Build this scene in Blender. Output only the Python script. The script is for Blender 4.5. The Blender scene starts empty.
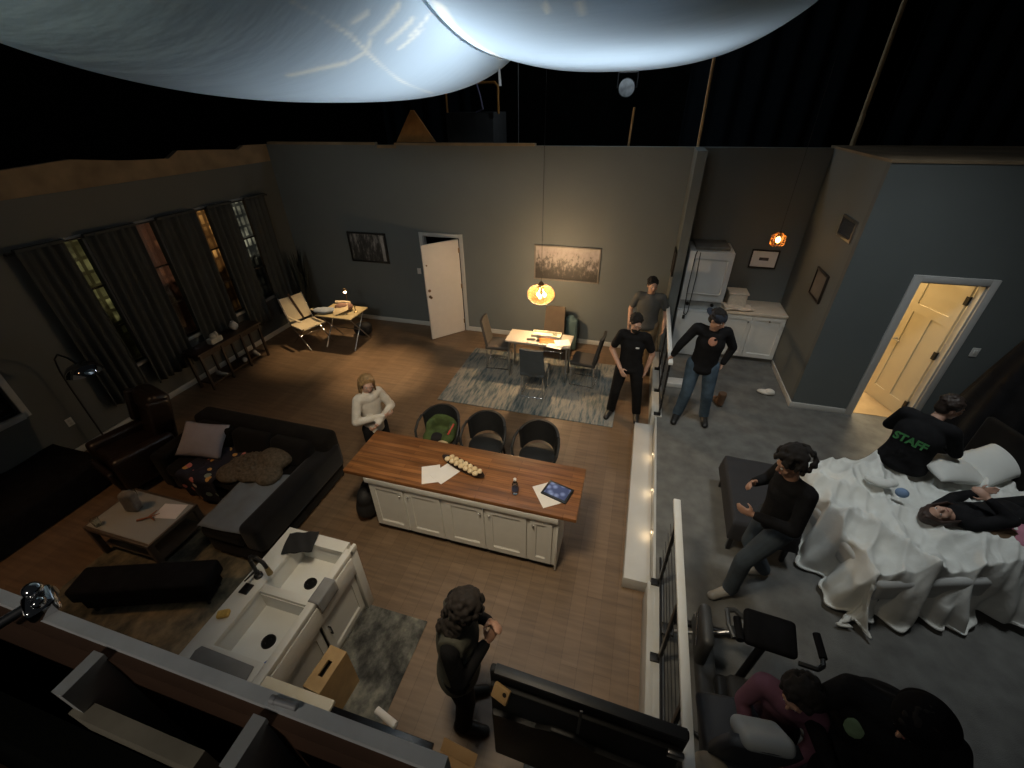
import bpy, bmesh, math, random
from mathutils import Vector, Matrix, Euler, noise
random.seed(7)
PI = math.pi
sc = bpy.context.scene
COL = sc.collection
V = Vector
PF = 0.335          # height of the carpeted platform
WH = 3.66           # height of the set walls

# ------------------------------------------------------------------ materials
MATS = {}
def M(name, col, rough=0.6, metal=0.0, var=0.12, scale=8.0, bump=0.0, bscale=None, trans=0.0, alpha=1.0, spec=0.5, sheen=0.0):
    if name in MATS: return MATS[name]
    m = bpy.data.materials.new(name); m.use_nodes = True
    nt = m.node_tree; b = nt.nodes['Principled BSDF']
    b.inputs['Roughness'].default_value = rough; b.inputs['Metallic'].default_value = metal
    b.inputs['Specular IOR Level'].default_value = spec
    if trans: b.inputs['Transmission Weight'].default_value = trans
    if alpha < 1: b.inputs['Alpha'].default_value = alpha
    if sheen: b.inputs['Sheen Weight'].default_value = sheen
    tc = nt.nodes.new('ShaderNodeTexCoord')
    n = nt.nodes.new('ShaderNodeTexNoise'); n.inputs['Scale'].default_value = scale; n.inputs['Detail'].default_value = 4
    nt.links.new(tc.outputs['Object'], n.inputs['Vector'])
    r = nt.nodes.new('ShaderNodeValToRGB')
    c = list(col)
    r.color_ramp.elements[0].position = 0.3; r.color_ramp.elements[1].position = 0.7
    r.color_ramp.elements[0].color = [max(0, x*(1-var)) for x in c] + [1]
    r.color_ramp.elements[1].color = [min(1, x*(1+var)) for x in c] + [1]
    nt.links.new(n.outputs['Fac'], r.inputs['Fac']); nt.links.new(r.outputs['Color'], b.inputs['Base Color'])
    if bump:
        n2 = nt.nodes.new('ShaderNodeTexNoise'); n2.inputs['Scale'].default_value = bscale or scale*4; n2.inputs['Detail'].default_value = 5
        nt.links.new(tc.outputs['Object'], n2.inputs['Vector'])
        bp = nt.nodes.new('ShaderNodeBump'); bp.inputs['Strength'].default_value = bump; bp.inputs['Distance'].default_value = 0.02
        nt.links.new(n2.outputs['Fac'], bp.inputs['Height']); nt.links.new(bp.outputs['Normal'], b.inputs['Normal'])
    MATS[name] = m
    return m

def EM(name, col, strength):
    if name in MATS: return MATS[name]
    m = bpy.data.materials.new(name); m.use_nodes = True
    b = m.node_tree.nodes['Principled BSDF']
    b.inputs['Base Color'].default_value = list(col)+[1]
    b.inputs['Emission Color'].default_value = list(col)+[1]; b.inputs['Emission Strength'].default_value = strength
    MATS[name] = m
    return m

def planks(name, c1, c2, cm, length, width, rot, rough=0.45, grain=0.35):
    m = bpy.data.materials.new(name); m.use_nodes = True; nt = m.node_tree; L = nt.links.new
    b = nt.nodes['Principled BSDF']; b.inputs['Roughness'].default_value = rough
    tc = nt.nodes.new('ShaderNodeTexCoord'); mp = nt.nodes.new('ShaderNodeMapping'); mp.inputs['Rotation'].default_value = (0,0,rot)
    L(tc.outputs['Object'], mp.inputs['Vector'])
    br = nt.nodes.new('ShaderNodeTexBrick')
    br.inputs['Scale'].default_value = 1; br.inputs['Brick Width'].default_value = length; br.inputs['Row Height'].default_value = width
    br.inputs['Mortar Size'].default_value = 0.003; br.inputs['Bias'].default_value = 0; br.offset = .37
    br.inputs['Color1'].default_value = list(c1)+[1]; br.inputs['Color2'].default_value = list(c2)+[1]; br.inputs['Mortar'].default_value = list(cm)+[1]
    L(mp.outputs['Vector'], br.inputs['Vector'])
    mp2 = nt.nodes.new('ShaderNodeMapping'); mp2.inputs['Rotation'].default_value = (0,0,rot); mp2.inputs['Scale'].default_value = (1.2, 14, 1)
    L(tc.outputs['Object'], mp2.inputs['Vector'])
    n = nt.nodes.new('ShaderNodeTexNoise'); n.inputs['Scale'].default_value = 1.5; n.inputs['Detail'].default_value = 6; L(mp2.outputs['Vector'], n.inputs['Vector'])
    mx = nt.nodes.new('ShaderNodeMix'); mx.data_type = 'RGBA'; mx.blend_type = 'MULTIPLY'; mx.inputs['Factor'].default_value = 1
    rp = nt.nodes.new('ShaderNodeValToRGB'); rp.color_ramp.elements[0].position = .3; rp.color_ramp.elements[1].position = .7
    rp.color_ramp.elements[0].color = (1-grain,)*3+(1,); rp.color_ramp.elements[1].color = (1+grain*.4,)*3+(1,)
    L(n.outputs['Fac'], rp.inputs['Fac']); L(br.outputs['Color'], mx.inputs['A']); L(rp.outputs['Color'], mx.inputs['B'])
    L(mx.outputs['Result'], b.inputs['Base Color'])
    MATS[name] = m
    return m

def rugmat(name, cols, scale, stretch, rough=0.95, rot=0):
    """distressed woven rug: streaky noise through a ramp of the rug's yarn colours"""
    m = bpy.data.materials.new(name); m.use_nodes = True; nt = m.node_tree; L = nt.links.new
    b = nt.nodes['Principled BSDF']; b.inputs['Roughness'].default_value = rough; b.inputs['Specular IOR Level'].default_value = .1
    tc = nt.nodes.new('ShaderNodeTexCoord'); mp = nt.nodes.new('ShaderNodeMapping'); mp.inputs['Scale'].default_value = stretch; mp.inputs['Rotation'].default_value = (0,0,rot)
    L(tc.outputs['Object'], mp.inputs['Vector'])
    n = nt.nodes.new('ShaderNodeTexNoise'); n.inputs['Scale'].default_value = scale; n.inputs['Detail'].default_value = 7; n.inputs['Roughness'].default_value = .65
    L(mp.outputs['Vector'], n.inputs['Vector'])
    n2 = nt.nodes.new('ShaderNodeTexNoise'); n2.inputs['Scale'].default_value = 1.6; n2.inputs['Detail'].default_value = 2
    L(tc.outputs['Object'], n2.inputs['Vector'])
    ad = nt.nodes.new('ShaderNodeMath'); ad.operation = 'ADD'; L(n.outputs['Fac'], ad.inputs[0])
    ml = nt.nodes.new('ShaderNodeMath'); ml.operation = 'MULTIPLY_ADD'; ml.inputs[1].default_value = .5; ml.inputs[2].default_value = -.25
    L(n2.outputs['Fac'], ml.inputs[0]); L(ml.outputs[0], ad.inputs[1])
    rp = nt.nodes.new('ShaderNodeValToRGB'); e = rp.color_ramp.elements
    for i, c in enumerate(cols):
        p = .3 + .4*i/(len(cols)-1)
        if i < 2: e[i].position = p; e[i].color = list(c)+[1]
        else:
            q = e.new(p); q.color = list(c)+[1]
    L(ad.outputs[0], rp.inputs['Fac']); L(rp.outputs['Color'], b.inputs['Base Color'])
    MATS[name] = m
    return m

def picmat(name, stops, scale, stretch, vert=None):
    """printed picture: dark shapes over a pale ground, denser towards the bottom of the print"""
    m = bpy.data.materials.new(name); m.use_nodes = True; nt = m.node_tree; L = nt.links.new
    b = nt.nodes['Principled BSDF']; b.inputs['Roughness'].default_value = .5
    tc = nt.nodes.new('ShaderNodeTexCoord'); mp = nt.nodes.new('ShaderNodeMapping'); mp.inputs['Scale'].default_value = stretch
    L(tc.outputs['Object'], mp.inputs['Vector'])
    n = nt.nodes.new('ShaderNodeTexNoise'); n.inputs['Scale'].default_value = scale; n.inputs['Detail'].default_value = 8; n.inputs['Roughness'].default_value = .7
    L(mp.outputs['Vector'], n.inputs['Vector'])
    fac = n.outputs['Fac']
    if vert:
        sx = nt.nodes.new('ShaderNodeSeparateXYZ'); L(tc.outputs['Object'], sx.inputs[0])
        ma = nt.nodes.new('ShaderNodeMath'); ma.operation = 'MULTIPLY_ADD'; ma.inputs[1].default_value = vert; L(sx.outputs['Z'], ma.inputs[0]); L(fac, ma.inputs[2])
        fac = ma.outputs[0]
    rp = nt.nodes.new('ShaderNodeValToRGB'); e = rp.color_ramp.elements
    for i, (p, c) in enumerate(stops):
        if i < 2: e[i].position = p; e[i].color = list(c)+[1]
        else:
            q = e.new(p); q.color = list(c)+[1]
    L(fac, rp.inputs['Fac']); L(rp.outputs['Color'], b.inputs['Base Color'])
    MATS[name] = m
    return m

# paints and finishes
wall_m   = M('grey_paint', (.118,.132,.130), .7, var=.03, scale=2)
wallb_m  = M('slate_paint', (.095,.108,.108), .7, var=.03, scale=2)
trim_m   = M('white_trim_paint', (.42,.42,.40), .5, var=.03)
white_m  = M('white_cabinet_paint', (.62,.61,.57), .4, var=.03)
cream_m  = M('cream_laminate', (.70,.64,.50), .4, var=.03)
ply_m    = M('bare_plywood', (.20,.145,.085), .8, var=.25, scale=3)
plyd_m   = M('brown_plywood_back', (.085,.040,.020), .8, var=.25, scale=5)
black_m  = M('black_cloth', (.008,.008,.009), .95, var=.3, scale=10, spec=.1)
duv_m    = M('stage_black', (.006,.007,.006), .95, var=.3, scale=2, spec=.05)
blkpl_m  = M('black_plastic', (.012,.013,.014), .38, var=.2, scale=20)
blkmt_m  = M('black_metal', (.014,.014,.015), .4, .3, var=.1)
chrome_m = M('chrome', (.75,.75,.76), .12, 1.0, var=.02)
steel_m  = M('brushed_steel', (.45,.45,.45), .3, 1.0, var=.05)
brass_m  = M('dark_bronze', (.16,.10,.05), .35, .8, var=.1)
carpet_m = M('grey_carpet', (.130,.130,.124), .98, var=.22, scale=5, bump=.4, bscale=180, spec=.05)
beige_m  = M('beige_carpet', (.34,.25,.14), .98, var=.12, scale=5, spec=.05)
closet_m = M('cream_wall', (.55,.47,.32), .7, var=.02)
door_m   = M('white_door_paint', (.56,.53,.50), .45, var=.02)
dorm_m   = M('warm_white_door_paint', (.60,.53,.38), .45, var=.02)
paper_m  = M('paper', (.72,.69,.66), .8, var=.04)
sofa_m   = M('charcoal_velvet', (.008,.007,.006), .92, var=.3, scale=6, sheen=.04, spec=.08)
leather_m= M('brown_leather', (.014,.008,.0055), .36, var=.3, scale=6, bump=.25, bscale=30)
curt_m   = M('grey_curtain', (.052,.056,.054), .95, var=.1, scale=6, spec=.1)
skin_m   = M('skin', (.42,.25,.18), .5, var=.06)
skind_m  = M('tan_skin', (.34,.19,.13), .5, var=.06)
wood_m   = M('oak', (.42,.27,.12), .5, var=.2, scale=6)
dwood_m  = M('espresso_wood', (.03,.018,.012), .4, var=.25, scale=8)
glass_m  = M('clear_glass', (.85,.9,.88), .03, trans=1.0, var=.01)
uph_m    = M('taupe_upholstery', (.050,.045,.041), .85, var=.1, scale=10)
navyu_m  = M('blue_grey_upholstery', (.045,.055,.062), .85, var=.12, scale=10)
barleather_m = M('black_leatherette', (.011,.012,.013), .58, var=.2, scale=10)
floor_m  = planks('oak_floor_planks', (.185,.122,.074), (.150,.098,.058), (.128,.083,.049), 1.9, .15, PI/2, grain=.30)
butcher_m= planks('walnut_butcher_block', (.300,.125,.042), (.205,.082,.028), (.14,.055,.02), .9, .055, 0, rough=.42, grain=.5)

# ------------------------------------------------------------------ mesh helpers
class MB:
    def __init__(self): self.bm = bmesh.new()
    def _bev(self, geom, bev, seg=2):
        if bev > 0:
            es = list({e for v in geom for e in v.link_edges})
            bmesh.ops.bevel(self.bm, geom=es, offset=bev, segments=seg, affect='EDGES', profile=.5)
    def box(self, c, s, rot=None, bev=0.0, seg=2):
        mat = Matrix.Translation(c) @ (Euler(rot).to_matrix().to_4x4() if rot else Matrix()) @ Matrix.Diagonal((s[0], s[1], s[2], 1))
        r = bmesh.ops.create_cube(self.bm, size=1, matrix=mat)
        self._bev(r['verts'], bev, seg); return self
    def b2(self, lo, hi, bev=0.0, seg=2):
        return self.box([(a+b)/2 for a, b in zip(lo, hi)], [abs(b-a) for a, b in zip(lo, hi)], None, bev, seg)
    def tube(self, p0, p1, r0, r1=None, n=12):
        p0, p1 = V(p0), V(p1); r1 = r0 if r1 is None else r1
        d = p1-p0
        if d.length < 1e-6: return self
        mat = Matrix.Translation((p0+p1)/2) @ d.to_track_quat('Z', 'Y').to_matrix().to_4x4()
        bmesh.ops.create_cone(self.bm, cap_ends=True, segments=n, radius1=r0, radius2=r1, depth=d.length, matrix=mat); return self
    def path(self, pts, r, n=8):
        for a, b in zip(pts, pts[1:]): self.tube(a, b, r, r, n)
        for p in pts[1:-1]: self.ball(p, (r,)*3, sub=1)
        return self
    def ball(self, c, r, rot=None, sub=3):
        if not hasattr(r, '__len__'): r = (r, r, r)
        mat = Matrix.Translation(c) @ (rot.to_4x4() if isinstance(rot, Matrix) else (Euler(rot).to_matrix().to_4x4() if rot else Matrix())) @ Matrix.Diagonal((r[0], r[1], r[2], 1))
        bmesh.ops.create_icosphere(self.bm, subdivisions=sub, radius=1, matrix=mat); return self
    def lathe(self, prof, c=(0,0,0), n=24, close=False, sx=1, sy=1):
        rings = []
        for r, z in prof:
            rings.append([self.bm.verts.new((c[0]+r*sx*math.cos(2*PI*i/n), c[1]+r*sy*math.sin(2*PI*i/n), c[2]+z)) for i in range(n)])
        for a, b in zip(rings, rings[1:]):
            for i in range(n): self.bm.faces.new((a[i], a[(i+1) % n], b[(i+1) % n], b[i]))
        if close:
            self.bm.faces.new(list(reversed(rings[0]))); self.bm.faces.new(rings[-1])
        return self
    def prism(self, pts, z0, z1, bev=0.0):
        a = [self.bm.verts.new((p[0], p[1], z0)) for p in pts]; b = [self.bm.verts.new((p[0], p[1], z1)) for p in pts]
        n = len(pts)
        self.bm.faces.new(list(reversed(a))); self.bm.faces.new(b)
        for i in range(n): self.bm.faces.new((a[i], a[(i+1) % n], b[(i+1) % n], b[i]))
        self._bev(a+b, bev); return self
    def xprism(self, mat4, pts, z0, z1, bev=0.0):
        k = len(self.bm.verts); self.prism(pts, z0, z1, bev); self.bm.verts.ensure_lookup_table()
        bmesh.ops.transform(self.bm, matrix=mat4, verts=self.bm.verts[k:]); return self
    def grid(self, fn, nu, nv, closed_u=False):
        vs = [[self.bm.verts.new(fn(i/(nu if closed_u else nu-1), j/(nv-1))) for j in range(nv)] for i in range(nu)]
        for i in range(nu if closed_u else nu-1):
            for j in range(nv-1):
                k = (i+1) % nu
                self.bm.faces.new((vs[i][j], vs[k][j], vs[k][j+1], vs[i][j+1]))
        return self
    def solid(self, t):
        bmesh.ops.recalc_face_normals(self.bm, faces=self.bm.faces[:])
        bmesh.ops.solidify(self.bm, geom=self.bm.faces[:], thickness=t); return self
    def mesh(self, name, mat, sharp=35):
        bmesh.ops.recalc_face_normals(self.bm, faces=self.bm.faces[:])
        me = bpy.data.meshes.new(name); self.bm.to_mesh(me); self.bm.free()
        me.materials.append(mat); me.shade_smooth(); me.set_sharp_from_angle(angle=math.radians(sharp))
        return me

def put(name, mb, mat, parent=None, loc=(0,0,0), rz=0, sharp=35, label=None):
    me = mb if isinstance(mb, bpy.types.Mesh) else mb.mesh(name, mat, sharp)
    o = bpy.data.objects.new(name, me); COL.objects.link(o)
    o.location = loc; o.rotation_euler = (0, 0, rz)
    if parent: o.parent = parent
    if label: o['label'] = label
    return o
def tag(o, label, cat, group=None, kind=None):
    o['label'] = label; o['category'] = cat
    if group: o['group'] = group
    if kind: o['kind'] = kind
    return o
def thing(name, label, cat, loc=(0,0,0), rz=0, group=None):
    o = bpy.data.objects.new(name, None); COL.objects.link(o); o.empty_display_size = .1
    o.location = loc; o.rotation_euler = (0, 0, rz)
    return tag(o, label, cat, group)
def struct(name, mb, mat, sharp=35):
    o = put(name, mb, mat, sharp=sharp); o['kind'] = 'structure'; return o
def dup(root, loc, rz, label):
    r = root.copy(); COL.objects.link(r); r.location = loc; r.rotation_euler = (0, 0, rz); r['label'] = label
    for ch in list(root.children):
        c = ch.copy(); COL.objects.link(c); c.parent = r
        for g in list(ch.children):
            d = g.copy(); COL.objects.link(d); d.parent = c
    return r

def lamp(kind, loc, energy, col, size=.1, name='lamp_glow', rot=None, **k):
    d = bpy.data.lights.new(name, kind); d.energy = energy; d.color = col
    if kind == 'AREA':
        d.shape = 'RECTANGLE'; d.size = size[0]; d.size_y = size[1]
    else: d.shadow_soft_size = size
    for a, b in k.items(): setattr(d, a, b)
    o = bpy.data.objects.new(name, d); COL.objects.link(o); o.location = loc
    if rot: o.rotation_euler = rot
    return o

def blob(name, mb, mat, parent=None, voxel=.012, smooth=4, label=None, sharp=180):
    """union of overlapping solids as ONE continuous smooth skin"""
    me = mb.mesh(name+'_src', mat); o = bpy.data.objects.new(name+'_src', me); COL.objects.link(o)
    r = o.modifiers.new('r', 'REMESH'); r.mode = 'VOXEL'; r.voxel_size = voxel
    s = o.modifiers.new('s', 'SMOOTH'); s.iterations = smooth; s.factor = .5
    dg = bpy.context.evaluated_depsgraph_get()
    new = bpy.data.meshes.new_from_object(o.evaluated_get(dg))
    bpy.data.objects.remove(o); bpy.data.meshes.remove(me)
    new.name = name; new.materials.clear(); new.materials.append(mat); new.shade_smooth()
    return put(name, new, mat, parent, label=label)

# ------------------------------------------------------------------ the set: floors and walls
struct('floor', MB().b2((-7.7,-.4,-.06), (.62,8.3,0)), floor_m)
struct('floor_stage', MB().b2((-16,-8,-.2), (14,20,-.065)), duv_m)
struct('floor_bedroom', MB().b2((.62,-.4,-.06), (5.1,8.3,PF)), carpet_m)
struct('floor_closet', MB().b2((2.67,6.31,PF), (4.97,8.17,PF+.006)), beige_m)

def wall_with_holes(x0, x1, z0, z1, holes):
    """list of (a0,a1,b0,b1) solid rectangles round the holes in (along, height)"""
    out = []; xs = x0
    for (h0, h1, g0, g1) in sorted(holes):
        out.append((xs, h0, z0, z1))
        if g0 > z0: out.append((h0, h1, z0, g0))
        if g1 < z1: out.append((h0, h1, g1, z1))
        xs = h1
    out.append((xs, x1, z0, z1)); return out

DX0, DX1, DH = -4.29, -3.48, 2.035
mb = MB()
for a0, a1, b0, b1 in wall_with_holes(-7.65, 5.1, -.06, WH, [(DX0, DX1, -.06, DH)]): mb.b2((a0, 8.17, b0), (a1, 8.29, b1))
struct('wall_back', mb, wall_m)
WIN = [3.92, 4.98, 6.02, 6.90]                     # centres of the four tall windows
WW, WZ0, WZ1 = .66, .84, 2.77
mb = MB()
holes = [(c-WW/2, c+WW/2, WZ0, WZ1) for c in WIN] + [(1.35, 2.56, .92, 2.3)]
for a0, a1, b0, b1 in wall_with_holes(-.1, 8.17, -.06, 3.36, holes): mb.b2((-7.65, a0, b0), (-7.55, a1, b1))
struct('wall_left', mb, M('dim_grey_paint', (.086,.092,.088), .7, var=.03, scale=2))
# bare plywood strip that tops the left wall, cut ragged
mb = MB()
pts = [(-.1,3.361),(8.17,3.361),(8.17,3.66),(7.6,3.68),(7.45,3.62),(6.9,3.66),(6.2,3.70),(6.0,3.60),(5.3,3.64),(4.6,3.72),(3.6,3.66),(2.6,3.76),(1.2,3.74),(-.1,3.8)]
mb.xprism(Matrix(((0,0,1,0),(1,0,0,0),(0,1,0,0),(0,0,0,1))), pts, -7.65, -7.55)
tag(put('plywood_strip', mb, ply_m), 'bare plywood strip with a ragged top edge along the window wall', 'plywood')
mb = MB(); mb.b2((-7.5,8.15,3.66),(-5.05,8.27,3.705)); mb.b2((-4.63,8.15,3.66),(-1.94,8.27,3.70)); mb.b2((-5.0,8.15,3.61),(-4.6,8.16,3.66))
struct('trim_1', mb, ply_m)
# short wall stub between dining room and laundry nook
mb = MB(); mb.b2((.64,7.5,0),(.78,8.17,WH)); struct('wall_divider', mb, wall_m)
# bedroom walls
BD0, BD1, BDH = 3.38, 4.07, 2.375
mb = MB()
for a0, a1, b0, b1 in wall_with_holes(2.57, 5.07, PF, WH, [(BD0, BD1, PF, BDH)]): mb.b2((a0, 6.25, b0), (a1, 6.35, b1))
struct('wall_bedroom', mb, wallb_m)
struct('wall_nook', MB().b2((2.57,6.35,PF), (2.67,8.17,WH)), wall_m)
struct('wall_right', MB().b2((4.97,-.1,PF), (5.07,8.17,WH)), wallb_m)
mb = MB(); mb.b2((2.56,6.24,WH),(5.1,8.30,WH+.03)); struct('ceiling_closet', mb, ply_m)
mb = MB(); mb.b2((2.672,6.352,PF),(2.69,8.16,WH)); mb.b2((4.95,6.352,PF),(4.968,8.16,WH)); mb.b2((2.69,8.15,PF),(4.95,8.168,WH)); struct('wall_closet', mb, closet_m)

# front flat seen from behind and above: painted skin, hollow timber frame, battens
mb = MB(); mb.b2((-7.6,.1245,-.05),(-.12,.14,WH)); fw = struct('wall_front', mb, M('grey_flat_edge', (.74,.77,.78), .6, var=.12, scale=14))
mb = MB(); mb.b2((-7.6,.113,-.05),(-.12,.1245,WH-.012)); put('plywood_skin', mb, plyd_m, fw)
mb = MB()
for x in (-2.6,-1.6,-.60,-.345): mb.b2((x-.009,.066,.0),(x+.009,.115,WH-.002))
put('stud', mb, M('grey_stud', (.50,.51,.50), .7, var=.1), fw)
mb = MB(); mb.b2((-.61,.060,3.42),(-.41,.078,WH-.05)); mb.b2((-.33,.060,3.42),(-.13,.078,WH-.05)); put('batten', mb, M('pale_batten', (.33,.30,.23), .8, var=.15, scale=20), fw)
mb = MB(); mb.b2((-7.6,.020,0),(-.12,.058,WH-.10)); put('black_backing', mb, duv_m, fw)

# baseboards
mb = MB(); mb.b2((-7.53,8.15,0),(DX0-.075,8.17,.10),.004); mb.b2((DX1+.075,8.15,0),(.64,8.17,.10),.004); struct('baseboard_back', mb, trim_m)
struct('baseboard_left', MB().b2((-7.55,.1,0),(-7.532,8.17,.10),.004), trim_m)
mb = MB(); mb.b2((2.555,6.232,PF),(BD0-.09,6.25,PF+.09),.004); mb.b2((BD1+.09,6.232,PF),(4.97,6.25,PF+.09),.004); struct('baseboard_bedroom', mb, trim_m)
struct('baseboard_nook', MB().b2((2.552,6.25,PF),(2.57,7.55,PF+.09),.004), trim_m)
struct('baseboard_right', MB().b2((4.952,-.1,PF),(4.97,6.25,PF+.09),.004), trim_m)

# platform edge: white nosing either side of the stair opening, riser, single long step
mb = MB(); mb.b2((.545,.0,0),(.62,2.70,PF+.015),.004); mb.b2((.60,.0,PF-.01),(.69,2.70,PF+.016),.004)
mb.b2((.545,5.46,0),(.62,7.5,PF+.015),.004); mb.b2((.60,5.46,PF-.01),(.69,7.5,PF+.016),.004); struct('trim_2', mb, trim_m)
struct('trim_3', MB().b2((.595,2.70,0),(.622,5.46,PF+.006),.003), trim_m)
st = put('long_step', MB().b2((.33,2.80,0),(.592,5.46,.17),.006), M('white_step_paint', (.46,.455,.44), .5, var=.05, scale=4))
tag(st, 'long low white step with small glowing lights below the carpeted platform', 'step')
for i, y in enumerate((3.38, 4.03, 4.70)):
    s = thing('step_light', ['warm round step light nearest the island end of the white step', 'middle one of the three step lights beside the white step', 'step light nearest the railing hand of the man in cap'][i], 'light', (.594,y,.255), 0, 'riser step lights')
    put('bezel', MB().lathe([(.034,0),(.034,.010),(.026,.012),(.026,0)], n=20, close=False), steel_m, s).rotation_euler = (0,-PI/2,0)
    put('lens', MB().lathe([(.0,.006),(.026,.006)], n=20), EM('warm_led', (1,.75,.42), 2.0), s).rotation_euler = (0,-PI/2,0)
    lamp('POINT', (.55,y,.25), .30, (1,.72,.40), .015, 'step_light_glow')

# railings along the platform edge
rail_w = M('white_rail_paint', (.66,.68,.68), .45, var=.02)
def railing(y0, y1, posts, label, n):
    r = thing('railing', label, 'railing', (.65,y0,PF), 0, 'platform railings')
    put('top_rail', MB().b2((-.03,0,.915),(.03,y1-y0,.955),.006), rail_w, r, label='flat white top rail')
    for y in posts:
        p = put('post', MB().b2((-.014,y-y0-.02,0),(.014,y-y0+.02,.915),.003), blkmt_m, r)
        put('bracket', MB().b2((-.075,y-y0-.035,-.06),(.02,y-y0+.035,.035),.004), blkmt_m, p)
    for k in range(n):
        z = .12+.78*k/(n-1)
        put('cable', MB().tube((0,.02,z),(0,y1-y0-.02,z),.0035,n=6), blkmt_m, r)
    put('bottom_bar', MB().b2((-.01,0,.085),(.01,y1-y0,.11)), blkmt_m, r)
    return r
railing(.85, 2.93, [2.70, 2.0, 1.35], 'black post railing with white top rail beside the big black screen', 7)
railing(5.42, 7.42, [5.50, 6.15, 6.85], 'black post railing gripped by the man in the cap', 7)

# ------------------------------------------------------------------ doors and windows
# back entrance door
mb = MB(); mb.b2((DX0-.075,8.145,0),(DX0,8.175,DH+.07),.004); mb.b2((DX1,8.145,0),(DX1+.075,8.175,DH+.07),.004); mb.b2((DX0,8.145,DH),(DX1,8.175,DH+.07),.004)
mb.b2((DX0,8.175,0),(DX0+.015,8.28,DH)); mb.b2((DX1-.015,8.175,0),(DX1,8.28,DH)); mb.b2((DX0,8.175,DH-.015),(DX1,8.28,DH))
fr1 = struct('trim_4', mb, trim_m)
d1 = thing('door_1', 'plain white entrance door standing open on the back wall', 'door', (DX1-.02,8.13,0), 0); d1['kind'] = 'structure'
ang = math.atan2(-.62,-.54)
d1.rotation_euler = (0,0,ang)
put('door_leaf', MB().b2((0,-.022,.012),(.80,.022,2.02),.003), door_m, d1)
for z, nm in ((1.62,'peephole'),(1.10,'deadbolt'),(.97,'door_knob')):
    r = .016 if nm == 'peephole' else .03
    q = MB()
    if nm == 'door_knob':
        q.lathe([(.0,.0),(.03,.0),(.03,.008),(.012,.012),(.012,.04),(.026,.05),(.028,.065),(.018,.076),(0,.078)], n=20)
    else: q.lathe([(0,0),(r,0),(r,.012),(r*.5,.016),(0,.016)], n=20)
    o = put(nm, q, brass_m, d1, (.735,.022,z)); o.rotation_euler = (-PI/2,0,0)
for z in (.25,1.05,1.8): put('hinge', MB().b2((-.012,-.026,z-.05),(.02,.026,z+.05)), brass_m, d1)
struct('wall_hallway', MB().b2((-5.4,9.6,-.06),(-2.4,9.65,2.4)), duv_m)

# bedroom closet door (warm light behind)
mb = MB()
mb.b2((BD0-.09,6.225,PF),(BD0,6.255,BDH+.08),.004); mb.b2((BD1,6.225,PF),(BD1+.08,6.255,BDH+.08),.004); mb.b2((BD0,6.225,BDH),(BD1,6.255,BDH+.08),.004)
mb.b2((BD0,6.255,PF),(BD0+.018,6.36,BDH)); mb.b2((BD1-.018,6.255,PF),(BD1,6.36,BDH)); mb.b2((BD0,6.255,BDH-.018),(BD1,6.36,BDH))
struct('trim_5', mb, M('grey_white_trim', (.40,.40,.39), .5, var=.03))
d2 = thing('door_2', 'three panel white door open into the warm lit closet', 'door', (BD1-.03,6.37,PF), math.atan2(.70,-.24)); d2['kind'] = 'structure'
mb = MB()
w, h = .67, 2.02
mb.b2((0,-.02,.01),(.10,.02,h)); mb.b2((w-.10,-.02,.01),(w,.02,h)); mb.b2((.10,-.02,.01),(w-.10,.02,.22)); mb.b2((.10,-.02,h-.11),(w-.10,.02,h)); mb.b2((.10,-.02,1.42),(w-.10,.02,1.54)); mb.b2((w/2-.05,-.02,.22),(w/2+.05,.02,1.42))
mb.b2((.10,-.007,.22),(w-.10,.007,h-.1))
put('door_leaf', mb, dorm_m, d2, sharp=20)
q = MB().lathe([(0,0),(.027,0),(.027,.008),(.011,.010),(.011,.05),(0,.05)], n=16); q2 = put('lever_rose', q, steel_m, d2, (w-.06,.02,.98)); q2.rotation_euler = (-PI/2,0,0)
put('lever_handle', MB().b2((w-.17,.055,.965),(w-.05,.07,.99),.004), steel_m, d2)
for z in (.22,1.02,1.8): put('hinge', MB().b2((-.014,-.024,z-.055),(.03,.024,z+.055)), blkmt_m, d2)
lamp('AREA', (3.75,7.35,3.60), 150, (1,.77,.46), (.5,.5), 'closet_light')

# four tall windows with dark muntins
frame_m = M('pale_window_frame', (.36,.35,.33), .5, var=.03)
munt_m = M('dark_muntin', (.02,.016,.012), .6)
pane_m = M('window_glass', (.9,.95,.95), .02, trans=1.0, var=.0, spec=.3)
for i, c in enumerate(WIN + [1.955]):
    tall = i < 4
    a0, a1 = (c-WW/2, c+WW/2) if tall else (1.35, 2.56)
    z0, z1 = (WZ0, WZ1) if tall else (.92, 2.3)
    w_ = thing('window_%d' % (i+1), '', 'window', (-7.55,(a0+a1)/2,z0), 0); w_['kind'] = 'structure'
    w_['label'] = ['tall window nearest the floor lamp between grey curtains', 'second tall window from the floor lamp with reddish brick view', 'tall window behind the console table with orange lights outside', 'tall window nearest the room corner with white lights outside', 'wide dark window with pale frame above the black covered bench'][i]
    hw, H_ = (a1-a0)/2, z1-z0
    t = .05 if tall else .075
    mb = MB(); 
    for lo, hi in (((-.02,-hw-t,-t),(.018,-hw,H_+t)), ((-.02,hw,-t),(.018,hw+t,H_+t)), ((-.02,-hw,H_),(.018,hw,H_+t)), ((-.1,-hw,-t),(.055,hw,0))): mb.b2(lo, hi, .004)
    put('window_frame', mb, frame_m if tall else M('dim_window_frame', (.38,.38,.36), .5), w_)
    mb = MB()
    if tall:
        mb.b2((-.06,-.012,0),(-.035,.012,H_))
        for z in (.62,1.24): mb.b2((-.06,-hw,z-.012),(-.035,hw,z+.012))
    else: mb.b2((-.06,-.015,0),(-.035,.015,H_))
    put('muntin', mb, munt_m, w_)
    put('glass', MB().b2((-.05,-hw,0),(-.046,hw,H_)), pane_m, w_)

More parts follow.
